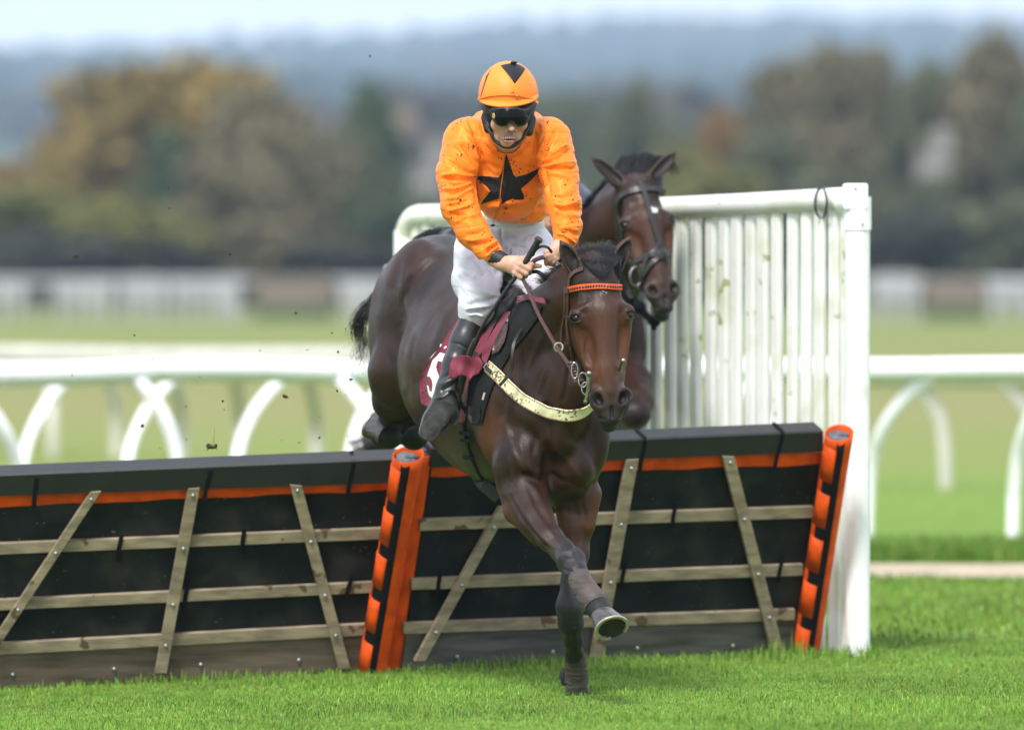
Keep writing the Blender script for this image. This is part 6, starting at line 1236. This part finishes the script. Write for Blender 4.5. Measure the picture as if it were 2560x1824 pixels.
f.chain([(1440, 950, 33.9, .10), (1440, 1030, 33.7, .07), (1430, 1060, 33.6, .055, BLK), (1420, 1080, 33.9, .042, BLK), (1410, 1060, 34.1, .04, BLK)], .03, BAY)
f.chain([(1100, 850, 35.4, .17), (1060, 980, 35.5, .10), (1030, 1050, 35.7, .06, BLK), (985, 1095, 35.75, .048, BLK), (935, 1108, 35.8, .050, BLK), (905, 1120, 35.8, .045, BLK)], .03, BAY)
f.chain([(1200, 870, 35.5, .15), (1150, 990, 35.5, .09), (1110, 1050, 35.7, .06, BLK), (1060, 1080, 35.8, .048, BLK)], .03, BAY)
horse_head(f, H2, [((-.062, -.015, -.006), (-.175, .0, .130), .030), ((.060, -.015, -.006), (.205, .0, .115), .030)], red=(.060, .020, .009)); add_sockets(f, H2)
hv, hf, hc = f.mesh(1, .016); mesh_obj('body', hv, hf, coat_m, horse2, colors=hc); T2 = bvh((hv, hf)); eye_balls(H2, horse2)
hoof(horse2, P(1540, 1085, 34.0), P(1515, 1090, 34.1), .045, .058, (-.5, .6, -.3)); hoof(horse2, P(912, 1116, 35.8), P(888, 1128, 35.8), .045, .058, (-.9, .1, -.4)); hoof(horse2, P(1066, 1078, 35.8), P(1042, 1086, 35.8), .045, .058, (-.9, .1, -.4))
rts = []
for i in range(40):
    a = (i + .5) / 40; x = 1532 + 112 * a; rts.append(([P(x, 458 - 8 * math.sin(3.14 * a), 33.45), P(x + 4, 428 - 16 * math.sin(3.14 * a), 33.5), P(x + 18 + 10 * a, 404 - 12 * math.sin(3.14 * a) + RNG.uniform(-5, 8), 33.56), P(x + 40 + 22 * a, 412 + RNG.uniform(-6, 14) + 24 * a, 33.6)], 42, .008, .012))
for i in range(20):
    a = (i + .5) / 20; rts.append(([P(1560 + 90 * a, 440 + 10 * a, 33.5), P(1575 + 75 * a, 452 + 12 * a, 33.40), P(1600 + 50 * a, 466 + 12 * a, 33.38), P(1620 + 36 * a, 474 + 14 * a, 33.37)], 36, .010, .010))
hairs('forelock', rts, hair_m, horse2, seg=5, rnd=.004, rad=.0015)
rts = []
for i in range(30):
    a = i / 29; x, y, d = 1538 - 130 * a, 470 + 150 * a, 33.62 + .5 * a; rts.append(([P(x, y, d), P(x - 16, y - 16, d), P(x - 30, y - 4 + RNG.uniform(-8, 10), d + .05), P(x - 34, y + 20 + RNG.uniform(-8, 14), d + .1)], 30, .010, .014))
hairs('mane', rts, hair_m, horse2, seg=5, rnd=.005, rad=.0016)
hairs('tail', [([P(1130, 660 + 8 * RNG.normal(), 35.7), P(1090, 700, 35.9), P(1060, 780, 35.95), P(1040 + 8 * RNG.normal(), 870, 35.95)], 20, .02, .04) for _ in range(16)], hair_m, horse2, seg=6, rnd=.01, rad=.002)
def Z4(x, y): return (1440 + x / 3.383, 370 + y / 3.383)
drape_obj('star', T2, [Z4(*p) for p in ((615, 475), (650, 500), (690, 512), (692, 540), (678, 548), (650, 544), (640, 526))], white_hair, horse2, off=.001, thick=.002, step=4)
def st2(name, pts, wd, parent, m=leather_m, **kw): v, q = strap(T2, [Z4(*p) for p in pts], wd, **kw); mb = MB(); mb.add(v, q); return mb.build(name, m, parent)
br2 = st2('bridle', [(365, 480), (350, 560), (355, 680), (375, 800), (440, 920), (500, 1000)], .026, horse2, off=.005)
st2('browband', [(345, 478), (400, 400), (500, 362), (620, 350), (700, 358), (750, 385)], .030, br2, off=.008); st2('face_strap', [(530, 290), (570, 370), (610, 500), (660, 680), (705, 830), (715, 880)], .022, br2, off=.008)
st2('noseband', [(480, 975), (560, 935), (640, 900), (720, 870), (770, 900), (782, 925)], .028, br2, off=.008); st2('noseband', [(560, 1130), (590, 1060), (650, 970), (720, 900)], .024, br2, off=.010); st2('noseband', [(720, 890), (760, 940), (785, 1000)], .024, br2, off=.010); st2('noseband', [(700, 800), (660, 860), (620, 920), (575, 1060), (570, 1220)], .022, br2, off=.012)
st2('cheek_strap', [(370, 560), (390, 700), (395, 780), (330, 840), (310, 810)], .018, br2, off=.006)
mb = MB(); h, _ = hit(T2, *Z4(715, 900)); mb.ball(P(*Z4(712, 905), (h.y if h else 33.2) - .012), .028, 12, 8, (1, .5, .9)); mb.build('noseband_pad', mat('dark_sheepskin', (.03, .028, .032), .9, .3, 40, bump=1, bscale=80), br2, smooth=True)
mb = MB(); ctr = P(*Z4(505, 1085), 33.22); mb.tube([ctr + Vector((math.cos(t) * .024, .012 * math.cos(t), math.sin(t) * .041)) for t in np.linspace(0, 6.25, 24)], .0045, 7); mb.build('bit_ring', steel_m, br2, smooth=True)
mb = MB(); q_ = spline([(*Z4(520, 1170), 33.2), (*Z4(470, 1250), 33.3), (*Z4(420, 1150), 33.5), (*Z4(380, 1100), 33.7)], 16); a, b2 = ribbon([P(*p) for p in q_], [Vector((-.3, -1, 0)).normalized()] * 16, .026, .006); mb.add(a, b2); mb.build('rein', leather_m, br2)
mb = MB(); q_ = spline([(*Z4(400, 1170), 33.45), (*Z4(460, 1260), 33.40), (*Z4(540, 1350), 33.37), (*Z4(600, 1420), 33.36), (*Z4(650, 1470), 33.35), (*Z4(660, 1540), 33.35)], 26)
mb.tube([P(*p) for p in q_], [.017, .020, .018, .022, .017, .019, .024, .017, .020, .027, .030, .026, .018, .014, .017, .016, .015, .018, .020, .024, .026, .018, .014, .013, .012, .009], 9); mb.ball(P(*Z4(672, 1465), 33.35), .024, 8, 6); mb.build('tongue_tie', velcro_m, br2, smooth=True)
bg2 = mat('dark_breastplate', (.015, .014, .015), .5, .2)
# rider
navy_m = mat('navy_silks', (.018, .024, .045), .45, .15, 10, sheen=.2); red_m = mat('red_trim', (.35, .02, .02), .5, .1)
j2 = thing('person', (P(1400, 640, 34.3).x, 34.3, 1.1), 'jockey in dark navy silks with red trim, mostly hidden behind the jockey in orange', 'person')
f = Field(axis_pts([(-.10, .008), (.75, 0)]), axis_pts([(33.3, .009), (34.95, 0)]), axis_pts([(.95, .009), (2.3, 0)]))
f.ell(P(1378, 505, 33.78), (.075, .09, .10), None, .03, SKIN); f.ell(P(1378, 545, 33.74), (.055, .06, .07), None, .03, SKIN); f.cap(P(1378, 520, 33.69), P(1378, 548, 33.665), .010, .014, .01, SKIN)
for sx in (-1, 1): f.ell(P(1378 + 16 * sx, 524, 33.688), (.014, .01, .009), None, .008, SKIND, 'sub'); f.ell(P(1378 + 30 * sx, 545, 33.72), (.02, .02, .02), None, .02, SKIN)
f.cap(P(1368, 562, 33.675), P(1388, 562, 33.675), .007, .007, .005, LIP); f.chain([(1380, 570, 33.82, .06), (1385, 590, 33.95, .07)], .03, SKIN)
f.chain([(1385, 600, 34.0, .11), (1380, 660, 34.2, .11), (1375, 720, 34.4, .12)], .04, SKIN); f.chain([(1440, 500, 34.0, .05), (1468, 560, 33.9, .045), (1450, 650, 33.75, .038), (1430, 680, 33.65, .034)], .02, SKIN); f.chain([(1325, 560, 33.98, .05), (1320, 640, 33.85, .04), (1370, 690, 33.7, .03)], .02, SKIN)
for (x, y) in ((1430, 690), (1375, 695)):
    f.ell(P(x, y, 33.62), (.034, .03, .036), None, .012, SKIN)
    for i in range(4): f.cap(P(x - 12 + 8 * i, y + 4, 33.595), P(x - 12 + 8 * i, y + 22, 33.60), .010, .009, .004, SKIN)
    f.cap(P(x - 14, y - 6, 33.60), P(x - 4, y - 16, 33.58), .010, .009, .004, SKIN)
f.chain([(1430, 740, 34.3, .10), (1500, 770, 34.1, .075), (1560, 830, 34.25, .05), (1590, 900, 34.3, .035)], .03, SKIN); f.chain([(1320, 740, 34.3, .10), (1270, 780, 34.1, .075), (1240, 880, 34.3, .05), (1230, 930, 34.3, .035)], .03, SKIN)
v, q, c = f.mesh(1, .008); mesh_obj('body', v, q, skin_m, j2, colors=c)
f = Field(axis_pts([(-.10, .009), (.75, 0)]), axis_pts([(33.5, .010), (34.8, 0)]), axis_pts([(1.35, .009), (2.3, 0)]))
f.ell(P(1385, 610, 34.1), (.17, .16, .20), None, .04); f.ell(P(1385, 560, 34.1), (.19, .13, .10), None, .04); f.chain([(1425, 505, 34.05, .095), (1452, 530, 34.0, .085), (1466, 580, 33.9, .070), (1452, 650, 33.74, .05)], .03); f.chain([(1330, 560, 34.0, .085), (1322, 640, 33.86, .065), (1368, 682, 33.7, .045)], .03)
f.cap(P(1380, 540, 33.8), P(1380, 575, 33.84), .062, .06, .01, None, None, 'sub'); f.prims = []; v, q, c = f.mesh(1); s2 = mesh_obj('silks', v, q, navy_m, j2)
mb = MB(); mb.tube([P(1380 + 38 * math.cos(t), 578 + 12 * math.sin(t), 33.86 - .05 * math.sin(t)) for t in np.linspace(-.3, 3.5, 18)], .012, 8); mb.build('red_collar', red_m, s2, smooth=True)
f = Field(axis_pts([(-.15, .010), (.75, 0)]), axis_pts([(33.8, .011), (34.9, 0)]), axis_pts([(1.15, .010), (1.72, 0)]))
f.ell(P(1378, 735, 34.35), (.165, .16, .12), None, .03); f.chain([(1430, 745, 34.3, .105), (1500, 772, 34.1, .080), (1545, 815, 34.2, .055)], .03); f.chain([(1320, 745, 34.3, .105), (1272, 782, 34.1, .08), (1250, 840, 34.2, .055)], .03); f.prims = []; v, q, c = f.mesh(1); mesh_obj('breeches', v, q, breech_m, j2)
for L_ in ([(1550, 820, 34.2, .055), (1585, 880, 34.25, .045), (1597, 905, 34.22, .04), (1615, 895, 34.10, .030)], [(1248, 845, 34.2, .055), (1235, 930, 34.3, .045), (1220, 970, 34.2, .03)]):
    f = Field(axis_pts([(min(P(*p[:3]).x for p in L_) - .08, .009), (max(P(*p[:3]).x for p in L_) + .08, 0)]), axis_pts([(34.0, .01), (34.4, 0)]), axis_pts([(.95, .009), (1.5, 0)])); f.chain(L_, .02); f.prims = []; v, q, c = f.mesh(1); mesh_obj('riding_boot', v, q, boot_leather, j2)
f = Field(axis_pts([(.02, .007), (.34, 0)]), axis_pts([(33.5, .008), (34.05, 0)]), axis_pts([(1.80, .007), (2.2, 0)])); f.ell(P(1378, 488, 33.80), (.105, .125, .115), None, .02); f.ell(P(1378, 548, 33.66), (.066, .12, .085), None, .01, None, 'sub'); f.prims = []; v, q, c = f.mesh(1); hm = mesh_obj('helmet', v, q, navy_m, j2)
mb = MB(); mb.ball(P(1378, 526, 33.69), .05, 16, 10, (1.3, .4, .55)); mb.build('goggles', lens_m, j2, smooth=True)
sd2 = MB(); sd2.tube([P(1375, 730, 34.1), P(1370, 745, 34.4), P(1350, 735, 34.8)], [.05, .11, .07], 14); sd2.build('saddle', leather_m, horse2, smooth=True)
mb = MB(); mb.tube([P(1604, 866, 34.2), P(1618, 880, 34.2), P(1622, 902, 34.2), P(1606, 912, 34.2), P(1592, 902, 34.2)], .007, 8); mb.build('stirrup_iron', leather_m, horse2, smooth=True)
# ================================================================ FLYING TURF
clod_m = mat('turf_clod', (.035, .022, .012), .9, .5, 90, bump=1, bscale=120, spots=[((.10, .15, .02), 60, .80, .35)])
def clod_mesh(seed, elong):
    rg = np.random.default_rng(seed); mb = MB(); mb.ball((0, 0, 0), 1, 9, 7, (1, .7, elong)); mb.v = [tuple(np.array(v_) * (1 + .35 * math.sin(v_[0] * 5 + seed) * math.cos(v_[2] * 4 + seed) + rg.uniform(-.12, .12))) for v_ in mb.v]; o = mb.build('clod', clod_m, None); me = o.data; bpy.data.objects.remove(o); return me
cm = [clod_mesh(i, e) for i, e in enumerate((.6, 1.3, .35, .8))]
CL = [(422, 470, 4, 30), (424, 521, 4, 30.2), (14, 606, 4, 30.4), (740, 783, 6, 30.1), (336, 838, 4, 30.6), (728, 670, 3, 30), (843, 977, 6, 30.4), (876, 950, 6, 31), (557, 1003, 5, 30.2), (356, 1064, 8, 31), (713, 991, 8, 31.5), (877, 948, 5, 30.6), (845, 880, 6, 30.3), (382, 897, 4, 30), (500, 942, 3, 30), (798, 1094, 6, 31.4), (643, 1046, 3, 30.5), (936, 1022, 5, 31.6), (560, 1024, 3, 30.2), (925, 141, 6, 27.8), (190, 642, 7, 27), (430, 672, 4, 31), (575, 637, 4, 31), (466, 1098, 4, 31), (400, 1120, 3, 31), (915, 637, 4, 30), (864, 822, 4, 30), (180, 938, 5, 32.5), (465, 1016, 5, 32), (748, 1106, 4, 31), (650, 876, 3, 30), (592, 889, 4, 31.5), (830, 832, 4, 30), (955, 642, 3, 29), (1515, 380, 2, 29)]
for x, y, r_, d in CL:
    o = bpy.data.objects.new('turf_clod', random.choice(cm)); COL.objects.link(o); o.location = P(x, y, d); s_ = r_ * .0015 * .6; o.scale = (s_, s_, s_ * 1.2); o.rotation_euler = (random.uniform(0, 3), random.uniform(0, 3), random.uniform(0, 3)); tag(o, 'small dark clod of turf kicked up into the air behind the horses', 'turf clod', 'clods of turf flying through the air')
blade_m = mat('loose_grass_blade', (.20, .26, .05), .7, .3, 20)
for x, y, l_, a_, d in ((705, 1100, 14, .7, 31), (745, 1105, 9, 1.2, 31), (868, 1090, 12, 2.2, 31.2), (800, 1042, 11, .4, 31), (640, 1015, 16, 1.4, 31), (770, 875, 12, .2, 30.5), (848, 795, 14, 2.2, 30.2), (880, 828, 10, -.8, 30.4), (865, 990, 10, -.9, 31), (360, 1036, 10, .2, 31.6)):
    mb = MB(); c = P(x, y, d); dr = Vector((math.cos(a_), .2, math.sin(a_))); l2 = l_ * .0015; sd = Vector((-math.sin(a_), 0, math.cos(a_))) * .0014
    mb.add([c - dr * l2 / 2 - sd, c - dr * l2 / 2 + sd, c + sd + Vector((0, 0, .003)), c - sd + Vector((0, 0, .003)), c + dr * l2 / 2], [(0, 1, 2, 3), (3, 2, 4)]); o = mb.build('grass_blade', blade_m, None); tag(o, 'thin loose blade of grass floating in the air over the left hurdle', 'grass blade', 'loose grass blades in the air')
big = MB(); c = P(529, 1116, 30.4)
rg = np.random.default_rng(5)
big.ball(c, .016, 9, 7, (1.4, .9, .6)); big.ball(c + Vector((-.012, 0, .003)), .010, 8, 6); big.ball(c + Vector((.015, 0, .004)), .008, 8, 6)
for _ in range(22):
    d_ = Vector(rg.normal(0, 1, 3)); d_.x = d_.x * 1.6 + .4; d_.normalize(); l_ = rg.uniform(.010, .030); big.tube([c + d_ * .008, c + d_ * l_ * .6 + Vector((0, 0, .002)), c + d_ * l_ + Vector((0, 0, rg.uniform(-.006, .010)))], [.0022, .0016, .0004], 4)
big.tube([c + Vector((.008, 0, .01)), c + Vector((.009, 0, .04)), c + Vector((.012, 0, .072))], [.0008, .0007, .0004], 4)
tag(big.build('turf_clod', clod_m, None), 'largest ragged clod of turf with grass roots, flying just above the left hurdle', 'turf clod')
